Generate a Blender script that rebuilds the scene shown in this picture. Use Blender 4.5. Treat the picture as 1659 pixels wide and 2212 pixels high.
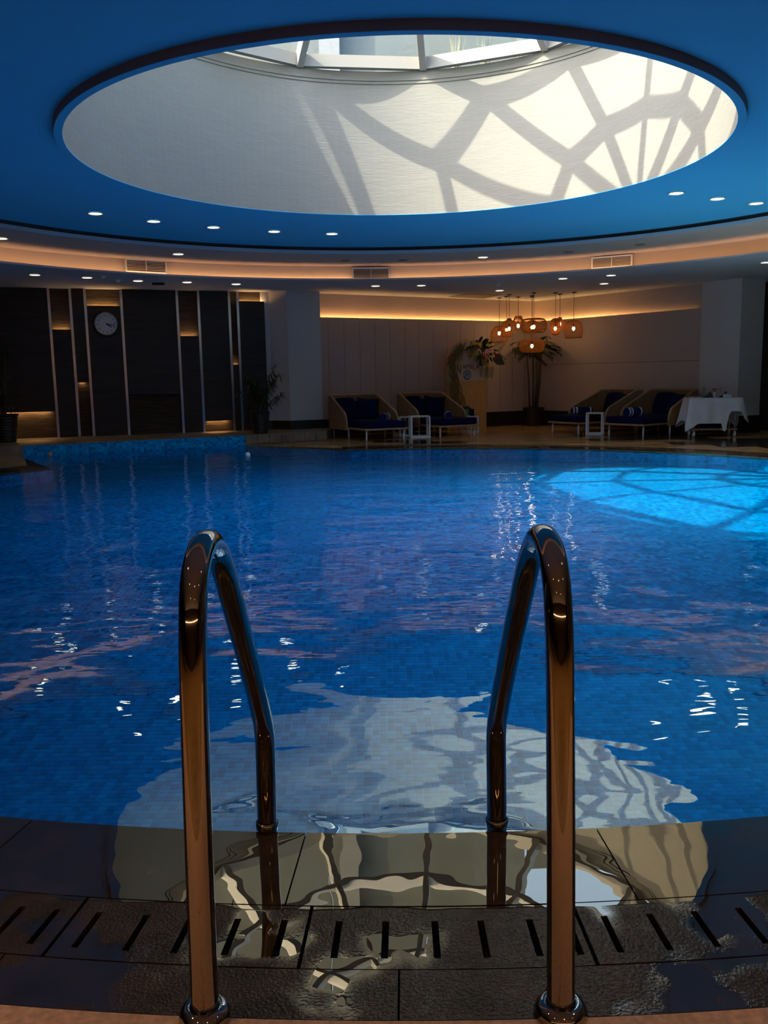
import bpy, bmesh, math, random
from math import sin, cos, pi, radians, degrees, atan2, hypot, sqrt
from mathutils import Vector, Matrix
random.seed(7)
scn = bpy.context.scene
for o in list(bpy.data.objects):
    bpy.data.objects.remove(o)
col = scn.collection

# ------------------------------------------------------------------ camera
H = 1.3                      # eye height above the pool deck, metres
IW, IH, FPX = 1659.0, 2212.0, 1881.0
PITCH, ROLL = radians(8.85), radians(-1.01)
_c, _s = cos(ROLL), sin(ROLL)
_right0 = Vector((1, 0, 0)); _up0 = Vector((0, sin(PITCH), cos(PITCH)))
_fwd = Vector((0, cos(PITCH), -sin(PITCH)))
_right = _right0 * _c + _up0 * _s
_up = _up0 * _c - _right0 * _s
cam = bpy.data.cameras.new('camera'); cam.sensor_fit = 'VERTICAL'; cam.sensor_height = 36
cam.lens = FPX / IH * 36; cam.clip_start = 0.02; cam.clip_end = 300
camo = bpy.data.objects.new('camera', cam); col.objects.link(camo)
M = Matrix((_right, _up, -_fwd)).transposed().to_4x4(); M.translation = (0, 0, H)
camo.matrix_world = M
scn.camera = camo

# ------------------------------------------------------------------ light of the place
SUN = Vector((0.637, 0.322, -0.700)).normalized()      # direction the sunlight travels
sun = bpy.data.lights.new('sun', 'SUN'); sun.energy = 12.5; sun.angle = radians(0.6); sun.color = (1, 0.94, 0.80)
suno = bpy.data.objects.new('sun', sun); col.objects.link(suno)
suno.rotation_euler = SUN.to_track_quat('-Z', 'Y').to_euler(); suno.location = (-6, 0, 16)
world = bpy.data.worlds.new('sky'); scn.world = world; world.use_nodes = True
wn = world.node_tree; wn.nodes.clear()
sky = wn.nodes.new('ShaderNodeTexSky'); sky.sky_type = 'NISHITA'; sky.sun_disc = False
sky.sun_elevation = radians(44.4); sky.sun_rotation = atan2(-SUN.x, -SUN.y); sky.altitude = 50; sky.dust_density = 2.5
bg = wn.nodes.new('ShaderNodeBackground'); bg.inputs['Strength'].default_value = 1.75
wo = wn.nodes.new('ShaderNodeOutputWorld')
wn.links.new(sky.outputs[0], bg.inputs[0]); wn.links.new(bg.outputs[0], wo.inputs[0])
vs = scn.view_settings
vs.view_transform = 'Standard'; vs.look = 'None'; vs.gamma = 1; vs.exposure = 0.2; vs.use_curve_mapping = False
cy = scn.cycles
cy.max_bounces = 8; cy.diffuse_bounces = 4; cy.glossy_bounces = 4; cy.transmission_bounces = 4; cy.transparent_max_bounces = 12
cy.blur_glossy = 0.6; cy.caustics_reflective = True; cy.caustics_refractive = False
cy.sample_clamp_indirect = 3.0; cy.use_denoising = True; cy.use_adaptive_sampling = True; cy.adaptive_threshold = 0.02

# ------------------------------------------------------------------ pixel helpers (a pixel gives a direction only)
def ray(x, y):
    a = (x - IW / 2) / FPX; b = (IH / 2 - y) / FPX
    return _fwd + _right * a + _up * b
O = Vector((0, 0, H))
def atz(x, y, z=0.0):
    r = ray(x, y); return O + r * ((z - H) / r.z)
def atplane(x, y, P, N):
    r = ray(x, y); P = Vector(P); N = Vector(N)
    return O + r * ((P - O).dot(N) / r.dot(N))
def aty(x, y, Y):
    return atplane(x, y, (0, Y, 0), (0, 1, 0))

# ------------------------------------------------------------------ materials
def nodes(name):
    m = bpy.data.materials.new(name); m.use_nodes = True
    nt = m.node_tree; nt.nodes.clear()
    out = nt.nodes.new('ShaderNodeOutputMaterial')
    return m, nt, out
def N(nt, t, **kw):
    n = nt.nodes.new('ShaderNode' + t)
    for k, v in kw.items():
        if k in n.inputs: n.inputs[k].default_value = v
        else: setattr(n, k, v)
    return n
def L(nt, a, b): nt.links.new(a, b)
def math_(nt, op, a, b=None, clamp=False):
    n = nt.nodes.new('ShaderNodeMath'); n.operation = op; n.use_clamp = clamp
    for i, v in enumerate((a, b)):
        if v is None: continue
        if isinstance(v, (int, float)): n.inputs[i].default_value = v
        else: nt.links.new(v, n.inputs[i])
    return n.outputs[0]
def ramp(nt, fac, stops, interp='LINEAR'):
    r = nt.nodes.new('ShaderNodeValToRGB'); r.color_ramp.interpolation = interp
    e = r.color_ramp.elements
    while len(e) < len(stops): e.new(0.5)
    for i, (p, c) in enumerate(stops):
        e[i].position = p; e[i].color = (*c, 1) if len(c) == 3 else c
    nt.links.new(fac, r.inputs[0]); return r.outputs[0]
def C4(c): return (c[0], c[1], c[2], 1)
def plain(name, c, rough=0.6, metal=0.0, spec=0.5, noise=0.0, nscale=8.0, bump=0.0, bscale=60.0, stretch=(1, 1, 1), coord='Object'):
    m, nt, out = nodes(name)
    p = N(nt, 'BsdfPrincipled'); p.inputs['Base Color'].default_value = C4(c); p.inputs['Roughness'].default_value = rough
    p.inputs['Metallic'].default_value = metal; p.inputs['Specular IOR Level'].default_value = spec
    if noise or bump:
        tc = N(nt, 'TexCoord'); mp = N(nt, 'Mapping'); mp.inputs['Scale'].default_value = stretch
        L(nt, tc.outputs[coord], mp.inputs[0])
    if noise:
        t = N(nt, 'TexNoise'); t.inputs['Scale'].default_value = nscale; t.inputs['Detail'].default_value = 6
        L(nt, mp.outputs[0], t.inputs[0])
        a = tuple(max(0, v * (1 - noise)) for v in c); b = tuple(min(1, v * (1 + noise)) for v in c)
        L(nt, ramp(nt, t.outputs[0], [(0.3, a), (0.7, b)]), p.inputs['Base Color'])
    if bump:
        t2 = N(nt, 'TexNoise'); t2.inputs['Scale'].default_value = bscale; t2.inputs['Detail'].default_value = 4
        L(nt, mp.outputs[0], t2.inputs[0])
        bp = N(nt, 'Bump'); bp.inputs['Strength'].default_value = bump; bp.inputs['Distance'].default_value = 0.01
        L(nt, t2.outputs[0], bp.inputs['Height']); L(nt, bp.outputs[0], p.inputs['Normal'])
    L(nt, p.outputs[0], out.inputs[0])
    return m
def emit(name, c, s):
    m, nt, out = nodes(name)
    e = N(nt, 'Emission'); e.inputs[0].default_value = C4(c); e.inputs[1].default_value = s
    L(nt, e.outputs[0], out.inputs[0]); return m

MAT = {}
MAT['ceiling'] = plain('white_ceiling_paint', (0.50, 0.52, 0.55), 0.75, spec=0.2)
MAT['ceiling_pool_glow'] = plain('pool_glow_ceiling_tint', (0.07, 0.45, 0.72), 0.75, spec=0.2)  # white ceiling; blue light bounced off the pool is put into its colour
MAT['lip'] = plain('grey_lip_paint', (0.22, 0.185, 0.16), 0.7, spec=0.2)
MAT['dark_gap'] = plain('dark_shadow_gap', (0.05, 0.05, 0.045), 0.8)  # shade inside the recess put into a dark colour
MAT['drum'] = plain('ribbed_drum_plaster', (0.192, 0.182, 0.153), 0.85, spec=0.1, noise=0.035, nscale=3.0, bump=0.35, bscale=9.0, stretch=(1, 1, 6))
MAT['cove'] = plain('cove_paint', (0.50, 0.40, 0.33), 0.8, spec=0.2)
MAT['wall'] = plain('taupe_wall_paint', (0.50, 0.405, 0.355), 0.7, spec=0.25, noise=0.05, nscale=1.2)
MAT['column'] = plain('light_column_paint', (0.60, 0.575, 0.555), 0.75, spec=0.2)
MAT['rear_wall'] = plain('rear_brown_wall', (0.07, 0.045, 0.028), 0.7)
MAT['skirt'] = plain('black_stone_skirting', (0.016, 0.014, 0.012), 0.45, noise=0.4, nscale=6)
MAT['panel'] = plain('dark_stone_panel', (0.032, 0.024, 0.019), 0.42, spec=0.35, noise=0.35, nscale=2.2, bump=0.25, bscale=14, stretch=(0.6, 0.6, 5))
MAT['panel_rough'] = plain('split_stone_panel', (0.06, 0.043, 0.03), 0.75, spec=0.25, noise=0.55, nscale=6, bump=0.9, bscale=16, stretch=(0.5, 0.5, 9))
MAT['steel'] = plain('brushed_steel', (0.75, 0.72, 0.68), 0.22, 1.0)
MAT['chrome'] = plain('polished_steel', (0.44, 0.40, 0.35), 0.035, 1.0)
MAT['white_metal'] = plain('white_powder_coat', (0.78, 0.76, 0.72), 0.4)
MAT['frame_metal'] = plain('cream_frame_metal', (0.25, 0.235, 0.20), 0.5)
MAT['navy'] = plain('navy_fabric', (0.004, 0.006, 0.045), 0.9, spec=0.1, noise=0.2, nscale=40)
MAT['towel_navy'] = plain('navy_towel', (0.010, 0.016, 0.095), 0.95, spec=0.05)
MAT['towel_white'] = plain('white_towel_stripe', (0.78, 0.76, 0.78), 0.95, spec=0.05)
MAT['wicker'] = plain('tan_wicker', (0.30, 0.165, 0.075), 0.65, spec=0.25, noise=0.3, nscale=30, stretch=(1, 1, 0.2))
MAT['rim_wood'] = plain('light_teak', (0.42, 0.26, 0.14), 0.55, noise=0.2, nscale=10)
MAT['black'] = plain('matt_black', (0.012, 0.012, 0.012), 0.5)
MAT['pot'] = plain('dark_glazed_pot', (0.014, 0.014, 0.014), 0.35)
MAT['leaf_dark'] = plain('dark_leaf', (0.012, 0.028, 0.012), 0.45, noise=0.5, nscale=20)
MAT['leaf'] = plain('green_leaf', (0.030, 0.055, 0.018), 0.5, noise=0.5, nscale=20)
MAT['pampas'] = plain('dried_pampas', (0.17, 0.125, 0.045), 0.85, noise=0.4, nscale=25)
MAT['stem'] = plain('bamboo_stem', (0.09, 0.06, 0.028), 0.5, noise=0.4, nscale=30)
MAT['yellow'] = plain('yellow_petal', (0.62, 0.42, 0.05), 0.6)
MAT['pink'] = plain('pink_petal', (0.60, 0.30, 0.32), 0.6)
MAT['maroon'] = plain('maroon_petal', (0.16, 0.015, 0.03), 0.6)
MAT['red'] = plain('red_petal', (0.75, 0.03, 0.03), 0.6)
MAT['board'] = plain('tan_board', (0.60, 0.35, 0.12), 0.7, noise=0.15, nscale=5, stretch=(6, 6, 0.6))
MAT['board_top'] = plain('cream_board', (0.68, 0.52, 0.38), 0.8, noise=0.06, nscale=5)
MAT['lettering'] = plain('brown_lettering', (0.16, 0.055, 0.035), 0.6)
MAT['logo_blue'] = plain('logo_blue', (0.02, 0.13, 0.30), 0.5)
MAT['logo_light'] = plain('logo_light_blue', (0.20, 0.42, 0.52), 0.5)
MAT['cloth'] = plain('white_linen', (0.74, 0.72, 0.72), 0.85, spec=0.1, noise=0.05, nscale=6)
MAT['clock_face'] = plain('clock_face', (0.8, 0.74, 0.72), 0.5)
MAT['ball_orange'] = plain('peach_ball', (0.75, 0.42, 0.30), 0.4)
MAT['ball_green'] = plain('green_ball', (0.35, 0.55, 0.28), 0.4)
MAT['ball_teal'] = plain('teal_ball', (0.12, 0.40, 0.48), 0.4)
MAT['ball_white'] = plain('white_ball', (0.8, 0.78, 0.74), 0.4)
MAT['green_cup'] = plain('green_cup', (0.05, 0.30, 0.03), 0.4)
MAT['concrete'] = plain('pale_concrete', (0.055, 0.062, 0.052), 0.85, noise=0.12, nscale=1.5)
MAT['white_render'] = plain('white_render', (0.11, 0.11, 0.10), 0.8)
MAT['gravel'] = plain('courtyard_gravel', (0.08, 0.075, 0.06), 0.9, noise=0.3, nscale=20)
MAT['grass'] = plain('dry_grass', (0.10, 0.098, 0.05), 0.8, noise=0.4, nscale=10)
MAT['vent_dark'] = plain('vent_cavity', (0.03, 0.025, 0.02), 0.8)
MAT['vent_slat'] = plain('vent_slat', (0.45, 0.36, 0.28), 0.5)
MAT['hatch'] = plain('grey_hatch', (0.13, 0.115, 0.11), 0.7)
MAT['stone_step'] = plain('sandy_stone', (0.22, 0.155, 0.09), 0.5, noise=0.4, nscale=3)
MAT['led'] = emit('warm_led_strip', (1.0, 0.56, 0.27), 14.0)
MAT['led_wall'] = emit('wall_led_strip', (1.0, 0.52, 0.17), 40.0)
MAT['led_panel'] = emit('panel_led_strip', (1.0, 0.55, 0.20), 60.0)
for i in range(9): MAT['led_fade_%d' % i] = emit('fading_led_strip_%d' % i, (1.0, 0.52, 0.17), 33.0 * 0.72 ** i)
MAT['downlight'] = emit('downlight_lens', (1.0, 0.84, 0.60), 5.0)
MAT['bulb'] = emit('filament_bulb', (1.0, 0.62, 0.26), 40.0)

# thin clear glazing: light passes, a faint reflection stays
m, nt, out = nodes('clear_glazing')
tr = N(nt, 'BsdfTransparent'); tr.inputs[0].default_value = (0.93, 0.96, 0.95, 1)
gl = N(nt, 'BsdfGlossy'); gl.inputs['Roughness'].default_value = 0.02; gl.inputs[0].default_value = (1, 1, 1, 1)
mx = N(nt, 'MixShader'); mx.inputs[0].default_value = 0.05
L(nt, tr.outputs[0], mx.inputs[1]); L(nt, gl.outputs[0], mx.inputs[2]); L(nt, mx.outputs[0], out.inputs[0]); MAT['glass'] = m

# woven lamp shade strands: partly see-through fibres
m, nt, out = nodes('woven_rattan')
d = N(nt, 'BsdfDiffuse'); d.inputs[0].default_value = (0.50, 0.24, 0.07, 1)
t = N(nt, 'BsdfTranslucent'); t.inputs[0].default_value = (0.60, 0.27, 0.06, 1)
mx = N(nt, 'MixShader'); mx.inputs[0].default_value = 0.5
L(nt, d.outputs[0], mx.inputs[1]); L(nt, t.outputs[0], mx.inputs[2]); L(nt, mx.outputs[0], out.inputs[0]); MAT['rattan'] = m

# blue glass mosaic: each tile of the grid its own tone, from world position
TP = 0.048
def mosaic(name, pitch, grout=True, vertical=False):
    m, nt, out = nodes(name)
    g = N(nt, 'NewGeometry')
    sc = N(nt, 'VectorMath', operation='SCALE'); sc.inputs['Scale'].default_value = 1 / pitch
    L(nt, g.outputs['Position'], sc.inputs[0])
    fl = N(nt, 'VectorMath', operation='FLOOR'); L(nt, sc.outputs[0], fl.inputs[0])
    wnz = N(nt, 'TexWhiteNoise'); wnz.noise_dimensions = '3D'
    sepf = N(nt, 'SeparateXYZ'); L(nt, fl.outputs[0], sepf.inputs[0])
    cmb = N(nt, 'CombineXYZ'); L(nt, sepf.outputs[0], cmb.inputs[0]); L(nt, sepf.outputs[1], cmb.inputs[1])
    if vertical: L(nt, sepf.outputs[2], cmb.inputs[2])
    L(nt, cmb.outputs[0], wnz.inputs[0])
    c = ramp(nt, wnz.outputs[0], [(0.0, (0.0003, 0.13, 0.33)), (0.5, (0.0004, 0.26, 0.55)), (0.85, (0.0005, 0.31, 0.62)), (1.0, (0.003, 0.42, 0.70))])
    if grout:
        fr = N(nt, 'VectorMath', operation='FRACTION'); L(nt, sc.outputs[0], fr.inputs[0])
        sp = N(nt, 'SeparateXYZ'); L(nt, fr.outputs[0], sp.inputs[0])
        a = math_(nt, 'GREATER_THAN', sp.outputs[0], 0.93); b = math_(nt, 'GREATER_THAN', sp.outputs[2 if vertical else 1], 0.93)
        gm = math_(nt, 'MAXIMUM', a, b)
        mc = N(nt, 'MixRGB'); mc.inputs[2].default_value = (0.002, 0.35, 0.62, 1); L(nt, gm, mc.inputs[0]); L(nt, c, mc.inputs[1]); c = mc.outputs[0]
    p = N(nt, 'BsdfPrincipled'); p.inputs['Roughness'].default_value = 0.5; p.inputs['Specular IOR Level'].default_value = 0.1
    L(nt, c, p.inputs['Base Color']); L(nt, p.outputs[0], out.inputs[0]); return m
MAT['mosaic'] = mosaic('blue_mosaic', TP)
MAT['mosaic_tile'] = mosaic('blue_mosaic_tile', TP, grout=False)
MAT['mosaic_wall'] = mosaic('blue_mosaic_wall', 0.05, vertical=True)
MAT['grout'] = plain('pool_grout', (0.002, 0.35, 0.62), 0.8)

# pool water: tinted see-through surface plus mirror reflection, rippled
m, nt, out = nodes('rippled_pool_water')
g = N(nt, 'NewGeometry')
def wnoise(scale, detail, sx=1.0, sy=1.0, dist=0.0):
    mp = N(nt, 'Mapping'); mp.inputs['Scale'].default_value = (sx, sy, 1); L(nt, g.outputs['Position'], mp.inputs[0])
    t = N(nt, 'TexNoise'); t.inputs['Scale'].default_value = scale; t.inputs['Detail'].default_value = detail; t.inputs['Distortion'].default_value = dist
    L(nt, mp.outputs[0], t.inputs[0]); return t.outputs[0]
sep = N(nt, 'SeparateXYZ'); L(nt, g.outputs['Position'], sep.inputs[0])
n1 = wnoise(1.7, 0.6, 0.9, 1.1, 0.6)
n2 = wnoise(5.0, 1.5, 0.7, 1.3, 0.4)
n3 = wnoise(16.0, 2.0, 0.5, 1.3, 0.0)
far = N(nt, 'MapRange'); far.inputs['From Min'].default_value = 3.2; far.inputs['From Max'].default_value = 9.0
L(nt, sep.outputs[1], far.inputs['Value'])
h1 = math_(nt, 'MULTIPLY', n1, 0.0185)
h2 = math_(nt, 'MULTIPLY', n2, math_(nt, 'ADD', math_(nt, 'MULTIPLY', far.outputs[0], 0.0042), 0.0015))
h3 = math_(nt, 'MULTIPLY', n3, math_(nt, 'MULTIPLY', far.outputs[0], 0.0030))
hh = math_(nt, 'ADD', math_(nt, 'ADD', h1, h2), h3)
bp = N(nt, 'Bump'); bp.inputs['Strength'].default_value = 1.0; bp.inputs['Distance'].default_value = 1.0; L(nt, hh, bp.inputs['Height'])
tr = N(nt, 'BsdfTransparent'); tr.inputs[0].default_value = (0.36, 0.92, 1.0, 1)
gl = N(nt, 'BsdfGlossy'); gl.inputs['Roughness'].default_value = 0.0; gl.inputs[0].default_value = (0.68, 0.90, 1.0, 1); L(nt, bp.outputs[0], gl.inputs['Normal'])
fr = N(nt, 'Fresnel'); fr.inputs['IOR'].default_value = 1.33; L(nt, bp.outputs[0], fr.inputs['Normal'])
fac = math_(nt, 'MINIMUM', math_(nt, 'ADD', math_(nt, 'MULTIPLY', fr.outputs[0], 0.10), 0.345), 0.38)
mx = N(nt, 'MixShader'); L(nt, fac, mx.inputs[0]); L(nt, tr.outputs[0], mx.inputs[1]); L(nt, gl.outputs[0], mx.inputs[2])
L(nt, mx.outputs[0], out.inputs[0]); MAT['water'] = m

# wet slate: dark stone under a film of water, smooth in puddles and pebbly elsewhere
CX, CY = 0.15 * H, 7.0 * H
def wet_slate(name, base, refl, pud_lo, pud_hi, tint=(1.0, 0.85, 0.60)):
    m, nt, out = nodes(name)
    g = N(nt, 'NewGeometry')
    d = N(nt, 'BsdfDiffuse')
    t = N(nt, 'TexNoise'); t.inputs['Scale'].default_value = 9; t.inputs['Detail'].default_value = 8; L(nt, g.outputs['Position'], t.inputs[0])
    L(nt, ramp(nt, t.outputs[0], [(0.3, tuple(v * 0.6 for v in base)), (0.7, tuple(v * 1.5 for v in base))]), d.inputs[0])
    pn = N(nt, 'TexNoise'); pn.inputs['Scale'].default_value = 2.1; pn.inputs['Detail'].default_value = 3; pn.inputs['Roughness'].default_value = 0.55; L(nt, g.outputs['Position'], pn.inputs[0])
    # the flush rim next to the water keeps an unbroken film
    dst = N(nt, 'VectorMath', operation='DISTANCE'); dst.inputs[1].default_value = (CX, CY, 0.0); L(nt, g.outputs['Position'], dst.inputs[0])
    rim = N(nt, 'MapRange'); rim.inputs['From Min'].default_value = 5.46 * H; rim.inputs['From Max'].default_value = 5.49 * H; rim.inputs['To Min'].default_value = 0.35; rim.inputs['To Max'].default_value = 0.0
    L(nt, dst.outputs['Value'], rim.inputs['Value'])
    w = math_(nt, 'ADD', pn.outputs[0], rim.outputs[0])
    mask = N(nt, 'MapRange'); mask.inputs['From Min'].default_value = pud_lo; mask.inputs['From Max'].default_value = pud_hi; L(nt, w, mask.inputs['Value'])
    dry = math_(nt, 'SUBTRACT', 1.0, mask.outputs[0], True)
    fine = N(nt, 'TexNoise'); fine.inputs['Scale'].default_value = 130; fine.inputs['Detail'].default_value = 3; L(nt, g.outputs['Position'], fine.inputs[0])
    big = N(nt, 'TexNoise'); big.inputs['Scale'].default_value = 7; big.inputs['Detail'].default_value = 1; L(nt, g.outputs['Position'], big.inputs[0])
    hgt = math_(nt, 'ADD', math_(nt, 'MULTIPLY', fine.outputs[0], math_(nt, 'MULTIPLY', dry, 0.0032)), math_(nt, 'MULTIPLY', big.outputs[0], 0.0007))
    bp = N(nt, 'Bump'); bp.inputs['Distance'].default_value = 1.0; bp.inputs['Strength'].default_value = 1.0; L(nt, hgt, bp.inputs['Height'])
    gl = N(nt, 'BsdfGlossy'); gl.inputs[0].default_value = C4(tint); L(nt, bp.outputs[0], gl.inputs['Normal'])
    L(nt, math_(nt, 'ADD', math_(nt, 'MULTIPLY', dry, 0.12), 0.0), gl.inputs['Roughness'])
    fr = N(nt, 'Fresnel'); fr.inputs['IOR'].default_value = 1.33
    fac = math_(nt, 'MULTIPLY', math_(nt, 'ADD', math_(nt, 'MULTIPLY', fr.outputs[0], 0.5), refl, True), math_(nt, 'SUBTRACT', 1.0, math_(nt, 'MULTIPLY', dry, 0.5)))
    mx = N(nt, 'MixShader'); L(nt, fac, mx.inputs[0]); L(nt, d.outputs[0], mx.inputs[1]); L(nt, gl.outputs[0], mx.inputs[2])
    L(nt, mx.outputs[0], out.inputs[0]); return m
MAT['slate'] = wet_slate('wet_slate', (0.050, 0.033, 0.022), 0.125, 0.52, 0.57)
MAT['slate_base'] = plain('dark_joint', (0.006, 0.006, 0.006), 0.8)

# travertine-like deck tile, streaky, slightly wet
def deck_tile(name, a, b, rough, coord_scale=(0.6, 9, 1)):
    m, nt, out = nodes(name)
    g = N(nt, 'NewGeometry'); mp = N(nt, 'Mapping'); mp.inputs['Scale'].default_value = coord_scale; L(nt, g.outputs['Position'], mp.inputs[0])
    t = N(nt, 'TexNoise'); t.inputs['Scale'].default_value = 2.2; t.inputs['Detail'].default_value = 7; L(nt, mp.outputs[0], t.inputs[0])
    p = N(nt, 'BsdfPrincipled'); L(nt, ramp(nt, t.outputs[0], [(0.32, a), (0.68, b)]), p.inputs['Base Color'])
    p.inputs['Roughness'].default_value = rough; p.inputs['Specular IOR Level'].default_value = 0.3
    L(nt, p.outputs[0], out.inputs[0]); return m
MAT['deck_tile'] = deck_tile('honey_deck_tile', (0.26, 0.145, 0.05), (0.52, 0.32, 0.13), 0.22)
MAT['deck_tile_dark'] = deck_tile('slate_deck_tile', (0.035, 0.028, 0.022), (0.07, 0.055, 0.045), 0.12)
MAT['beige_tile'] = plain('speckled_beige_tile', (0.70, 0.45, 0.28), 0.6, noise=0.25, nscale=60)

# ------------------------------------------------------------------ mesh helpers
class MB:
    def __init__(s): s.v = []; s.f = []
    def add(s, vs_, fs_):
        o = len(s.v); s.v += [tuple(v) for v in vs_]; s.f += [tuple(i + o for i in f) for f in fs_]; return s
    def box(s, c, size, rz=0.0, rx=0.0, ry=0.0):
        x, y, z = (k / 2 for k in size)
        R = Matrix.Rotation(rz, 3, 'Z') @ Matrix.Rotation(ry, 3, 'Y') @ Matrix.Rotation(rx, 3, 'X'); c = Vector(c)
        vs_ = [c + R @ Vector((a * x, b * y, d * z)) for a in (-1, 1) for b in (-1, 1) for d in (-1, 1)]
        return s.add(vs_, [(0, 1, 3, 2), (4, 6, 7, 5), (0, 4, 5, 1), (2, 3, 7, 6), (0, 2, 6, 4), (1, 5, 7, 3)])
    def tube(s, pts, r, n=10, caps=True):
        pts = [Vector(p) for p in pts]; k = len(pts); rr = r if isinstance(r, (list, tuple)) else [r] * k
        vs_ = []; up = None
        for i, p in enumerate(pts):
            t = (pts[min(i + 1, k - 1)] - pts[max(i - 1, 0)]).normalized()
            if up is None:
                up = Vector((0, 0, 1)) if abs(t.z) < 0.9 else Vector((1, 0, 0))
            a = t.cross(up).normalized(); up = a.cross(t).normalized()
            for j in range(n):
                w = 2 * pi * j / n; vs_.append(p + (a * cos(w) + up * sin(w)) * rr[i])
        fs_ = [(i * n + j, i * n + (j + 1) % n, (i + 1) * n + (j + 1) % n, (i + 1) * n + j) for i in range(k - 1) for j in range(n)]
        if caps: fs_ += [tuple(range(n - 1, -1, -1)), tuple((k - 1) * n + j for j in range(n))]
        return s.add(vs_, fs_)
    def lathe(s, prof, n=32, c=(0, 0, 0), a0=0.0, a1=2 * pi, sx=1.0, sy=1.0, closed=False):
        full = abs(a1 - a0 - 2 * pi) < 1e-6; m_ = n if full else n + 1; k = len(prof)
        vs_ = [(c[0] + r * cos(a0 + (a1 - a0) * j / n) * sx, c[1] + r * sin(a0 + (a1 - a0) * j / n) * sy, c[2] + z) for r, z in prof for j in range(m_)]
        rng = range(k if closed else k - 1)
        fs_ = [(i * m_ + j, i * m_ + (j + 1) % m_, ((i + 1) % k) * m_ + (j + 1) % m_, ((i + 1) % k) * m_ + j) for i in rng for j in range(n)]
        return s.add(vs_, fs_)
    def prism(s, poly, z0, z1):
        n = len(poly)
        vs_ = [(x, y, z0) for x, y in poly] + [(x, y, z1) for x, y in poly]
        fs_ = [tuple(range(n - 1, -1, -1)), tuple(range(n, 2 * n))] + [(i, (i + 1) % n, n + (i + 1) % n, n + i) for i in range(n)]
        return s.add(vs_, fs_)
    def disc(s, c, r, n=24, axis='z'):
        vs_ = [(c[0] + r * cos(2 * pi * i / n), c[1] + r * sin(2 * pi * i / n), c[2]) for i in range(n)]
        return s.add(vs_, [tuple(range(n))])
    def xf(s, Mx):
        s.v = [tuple(Mx @ Vector(v)) for v in s.v]; return s
    def mesh(s, name, mat, smooth=False):
        me = bpy.data.meshes.new(name); me.from_pydata(s.v, [], s.f); me.materials.append(MAT[mat] if isinstance(mat, str) else mat)
        if smooth:
            for p in me.polygons: p.use_smooth = True
        bm = bmesh.new(); bm.from_mesh(me); bmesh.ops.recalc_face_normals(bm, faces=bm.faces); bm.to_mesh(me); bm.free()
        me.update(); return me
    def build(s, name, mat, parent=None, smooth=False, bevel=0.0, seg=2, sub=0):
        o = bpy.data.objects.new(name, s.mesh(name, mat, smooth)); col.objects.link(o)
        if parent: o.parent = parent
        if bevel:
            b = o.modifiers.new('bevel', 'BEVEL'); b.width = bevel; b.segments = seg; b.limit_method = 'ANGLE'
        if sub:
            b = o.modifiers.new('sub', 'SUBSURF'); b.levels = sub; b.render_levels = sub
        return o
def link(name, me, parent=None, loc=None, rz=None):
    o = bpy.data.objects.new(name, me); col.objects.link(o)
    if parent: o.parent = parent
    if loc is not None: o.location = loc
    if rz is not None: o.rotation_euler = (0, 0, rz)
    return o
def empty(name, loc, rz=0.0):
    o = bpy.data.objects.new(name, None); col.objects.link(o); o.location = loc; o.rotation_euler = (0, 0, rz); o.empty_display_size = 0.1; return o
def tag(o, label, cat, group=None, kind=None):
    o['label'] = label; o['category'] = cat
    if group: o['group'] = group
    if kind: o['kind'] = kind
    return o
def struct(o, label=None, cat=None):
    o['kind'] = 'structure'
    if label: o['label'] = label
    if cat: o['category'] = cat
    return o
def copy_tree(o, parent=None):
    c = o.copy(); col.objects.link(c); c.parent = parent
    for ch in [q for q in bpy.data.objects if q.parent == o]: copy_tree(ch, c)
    return c

# ================================================================== STRUCTURE
def ringmesh(mb, c1, r1, z1, c2, r2, z2, n=128):
    vs_ = [(c1[0] + r1 * cos(2 * pi * i / n), c1[1] + r1 * sin(2 * pi * i / n), z1) for i in range(n)]
    vs_ += [(c2[0] + r2 * cos(2 * pi * i / n), c2[1] + r2 * sin(2 * pi * i / n), z2) for i in range(n)]
    return mb.add(vs_, [(i, (i + 1) % n, n + (i + 1) % n, n + i) for i in range(n)])
def hh_(*a): return tuple(k * H for k in a)
RP = 5.205 * H                                   # pool radius
OC = hh_(0.153, 7.019); OR = 2.42 * H            # round skylight
Z_LIP, Z_DISC, Z_RING, Z_SOF, Z_FAS, Z_DRUM = (k * H for k in (2.66, 2.715, 2.63, 2.42, 2.445, 4.06))
DC, DR = hh_(0.25, 7.25), 4.85 * H               # raised centre ceiling
WC, WR = hh_(0.30, 7.37), 6.07 * H               # cove wall
FC, FR = hh_(0.24, 7.65), 5.69 * H               # edge of the lower ceiling

# pool outline (counter-clockwise, star-shaped round the pool centre)
T_ = hh_(-3.91, 10.26); ML = hh_(-4.97, 12.03); MR = hh_(-2.12, 13.45); J_ = hh_(-0.45, 12.17)
def pang(p): return atan2(p[1] - CY, p[0] - CX)
aT, aJ = pang(T_), pang(J_)
outline = []
n = 150
a = aT
for i in range(n + 1):
    t = aT + (aJ + 2 * pi - aT) * i / n
    outline.append((CX + RP * cos(t), CY + RP * sin(t)))
outline += [MR, ML]
ZW = -0.012                                      # water level
ZB = -1.0                                        # apparent depth of the basin
fl_in = outline
mb = MB(); k = len(outline)
def outer(p, R_):
    t = pang(p); return (CX + R_ * cos(t), CY + R_ * sin(t))
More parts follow.
